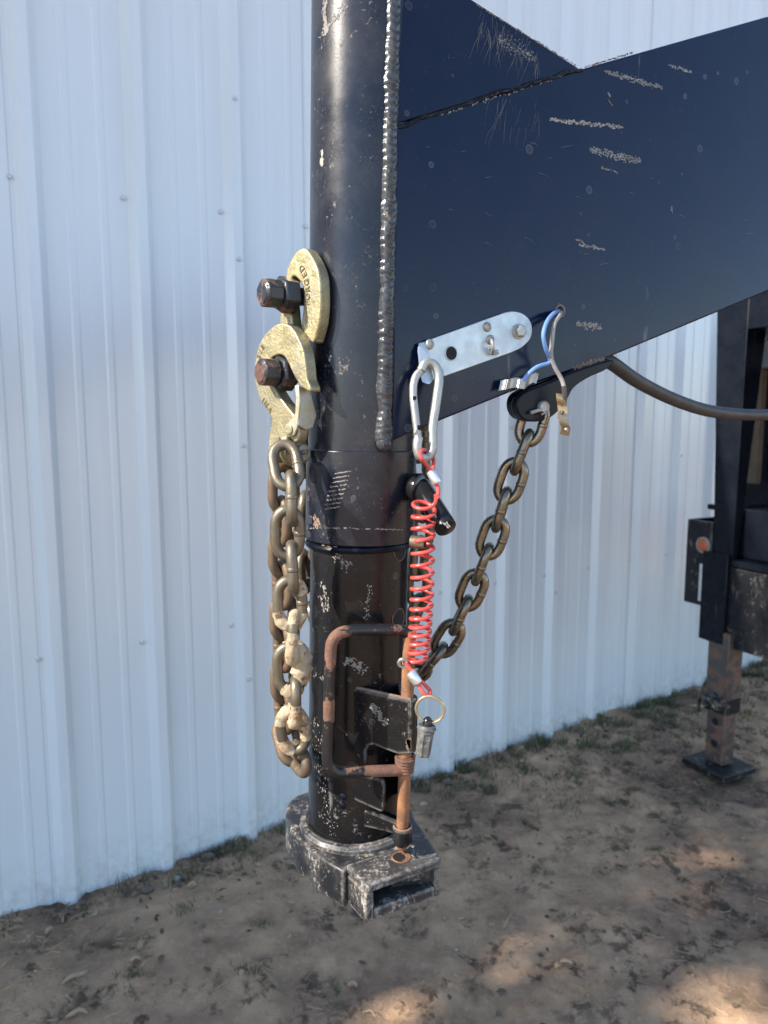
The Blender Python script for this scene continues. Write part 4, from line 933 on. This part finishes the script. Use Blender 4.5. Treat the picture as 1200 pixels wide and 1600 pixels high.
for _ in range(5200):
    x, y = rg.uniform(-1.3, 3.), rg.uniform(1.15, 4.6)
    if (Vector((x, y, 0)) - W0).dot(WN) < .015: continue
    r = .0018 + .009 * rg.random() ** 4; sx, sy, sz = rg.uniform(.7, 1.3), rg.uniform(.7, 1.3), rg.uniform(.5, .9); c = Vector((x, y, GZ(x, y) + r * .2))
    cm.add([c + Vector((v.x * sx, v.y * sy, v.z * sz)) * r * rg.uniform(.8, 1.2) for v in IV], IF)
kind(obj('soil_clods', cm, 'dirt'), 'stuff')
for _ in range(46):                                  # pale scraps of bark and leaf along the wall
    s_ = rg.uniform(-.3, 1.3) if rg.random() < .6 else rg.uniform(1.3, 3.6); dd = abs(rg.gauss(.05, .16)) + .015; p = WP(s_, dd, 0); p.z = GZ(p.x, p.y) + .003
    flat_leaf(bmx, p, rg.uniform(0, 6.28), rg.uniform(.015, .045), rg.uniform(.003, .007), rg.uniform(.004, .012))
kind(obj('bark_scraps', bmx, 'straw', smooth=False), 'stuff')
# bark strips, dead leaves and pale stones one can point to
def bark_strip(x, y, L, a, label, w=.008, mat='straw'):
    g = onz(x, y, .02); g.z = GZ(g.x, g.y) + .004; mb = MB(); d = Vector((cos(a), sin(a), 0)); s = Vector((-sin(a), cos(a), 0)); n = 8
    for i in range(n + 1):
        t = i / n; p = g + d * L * (t - .5) + s * (L * .16 * fn((t * 2.2 + x, y, 0), 1)) + UP * (.008 * sin(t * pi))
        ww = w * (.8 - .6 * abs(2 * t - 1) ** 3) * (1 + .5 * fn((t * 6, x, y), 1))
        for q, z in ((-1, .004), (0, 0), (1, .005)): mb.v.append(p + s * q * ww + UP * z)
    for i in range(n):
        for k in range(2): b = i * 3 + k; mb.f.append((b, b + 1, b + 4, b + 3))
    o = obj('bark_strip', mb, mat, loc=g); sm_ = o.modifiers.new('thick', 'SOLIDIFY'); sm_.thickness = .0012
    tag(o, label, 'bark strip', 'bark strips fallen on the dirt')
bark_strip(120, 1540, .075, .7, 'long straw coloured bark sliver on dirt at lower left')
bark_strip(222, 1492, .045, 1.5, 'bent tan bark piece beside a green grass tuft', .01)
bark_strip(212, 1518, .03, .4, 'short tan bark chip just in front of the bent bark piece', .008)
bark_strip(78, 1472, .03, 1.2, 'pale oval leaf standing out on dark dirt near the wall foot', .009)
bark_strip(120, 1597, .05, .3, 'reddish bark strip at the bottom edge of the dirt', .008)
bark_strip(550, 1541, .03, -.2, 'cream bark chip on the grass tuft below the coupler', .009)
bark_strip(885, 1500, .035, -.4, 'white curled bark chip near the sunlit dirt patch', .008)
bark_strip(1090, 1108, .12, -.3, 'cream bark strip on the grass left of the jack leg', .014)
bark_strip(932, 1150, .06, -1., 'tan bark piece in the grass before the wall, farther back', .012)
bark_strip(872, 1505, .02, .5, 'tiny pale bark flake beside the white curled chip', .005)
def rock(x, y, r, label, mat='stone'):
    g = onz(x, y, .03); g.z = GZ(g.x, g.y) + r * .25; rr = random.Random(int(x)); b = bmesh.new(); bmesh.ops.create_icosphere(b, subdivisions=2, radius=1)
    mb = MB(); mb.add([g + Vector((v.co.x * 1.2, v.co.y, v.co.z * .65)) * r * (1 + .3 * fn(v.co + Vector((x, y, 0)), 1.5)) for v in b.verts], [tuple(v.index for v in f.verts) for f in b.faces]); b.free()
    tag(obj('stone', mb, mat, loc=g), label, 'stone', 'stones on the dirt')
rock(327, 1347, .016, 'orange tan stone near the wall foot', M['wood'])
rock(280, 1380, .017, 'pale flat stone beside the dark weeds at the wall'); rock(230, 1395, .018, 'long pinkish stone left of the pale flat stone', M['bark'])
rock(346, 1432, .006, 'small white pebble alone on bare dirt left of the coupler')
rock(713, 1475, .004, 'tiny white pebble right of the coupler foot'); rock(700, 1232, .02, 'brown stone against the wall under the brass ring', M['bark'])

hs_ = Vector((TOSUN.x, TOSUN.y, 0)).normalized(); te = math.tan(EL); ax0 = axis(1.); ws_ = Vector((-hs_.y, hs_.x, 0)) * -1
if ws_.y < 0: ws_ = -ws_
def crown_top(p):                                    # clips the added crown so the sun still reaches the coupler
    w = p.dot(ws_)
    return .84 + te * (p - ax0).dot(hs_) if .25 < w < 1.08 else 7.6
# ------------------------------------------------------------------ unseen gum tree added beyond the left edge, crown shaped to dapple the yard
tt = thing('shade_tree', (-7.4, -2.6, 0), 'unseen grey barked gum tree added to the left to shade the yard', 'tree')
rt_ = random.Random(11); tm = MB(); sweep(tm, [(-7.4, -2.6, -.1), (-7.35, -2.55, 1.5), (-7.45, -2.4, 3.2), (-7.7, -1.9, 4.6), (-8.3, -1.3, 6.2)], [.2, .16, .13, .09, .03], 10)
cl_ = []
for k in range(44):
    a = rt_.uniform(0, 6.28); r = rt_.uniform(.3, 2.3); e = Vector((-7.45 + r * cos(a), -2.0 + r * sin(a) * .9, rt_.uniform(4.6, 6.9))); e.z = min(e.z, crown_top(e) - .25); st = Vector((-7.5, -2.1, rt_.uniform(3.2, 4.2))); sweep(tm, spl([st, st.lerp(e, .5) , e], 4), [.05 - .0045 * i for i in range(9)], 6); cl_.append(e)
obj('trunk', tm, 'bark', tt)
lf = MB()
sun_gaps = [(onz(x, y, 0), r) for x, y, r in ((1120, 1524, .09), (1170, 1590, .095), (664, 1572, .095), (735, 1592, .065), (818, 1487, .075), (1020, 1435, .05), (1105, 1330, .07), (880, 1555, .045))]  # openings cut through the leaves along sun rays to place the sun patches
for e in cl_:
    for _ in range(520):
        p = e + Vector((rt_.gauss(0, .5), rt_.gauss(0, .5), rt_.gauss(0, .36)))
        if p.z > crown_top(p): continue
        if any((p - g - TOSUN * (p - g).dot(TOSUN)).length < r for g, r in sun_gaps): continue
        a, b = rt_.uniform(0, 6.28), rt_.uniform(-1.4, .2); d = Vector((cos(a) * cos(b), sin(a) * cos(b), sin(b))); s = d.orthogonal().normalized() * .026; L = rt_.uniform(.09, .18)
        lf.add([p, p + d * L * .45 + s, p + d * L, p + d * L * .45 - s], [(0, 1, 2, 3)])
kind(obj('crown', lf, 'leaf', tt, smooth=False), 'stuff')
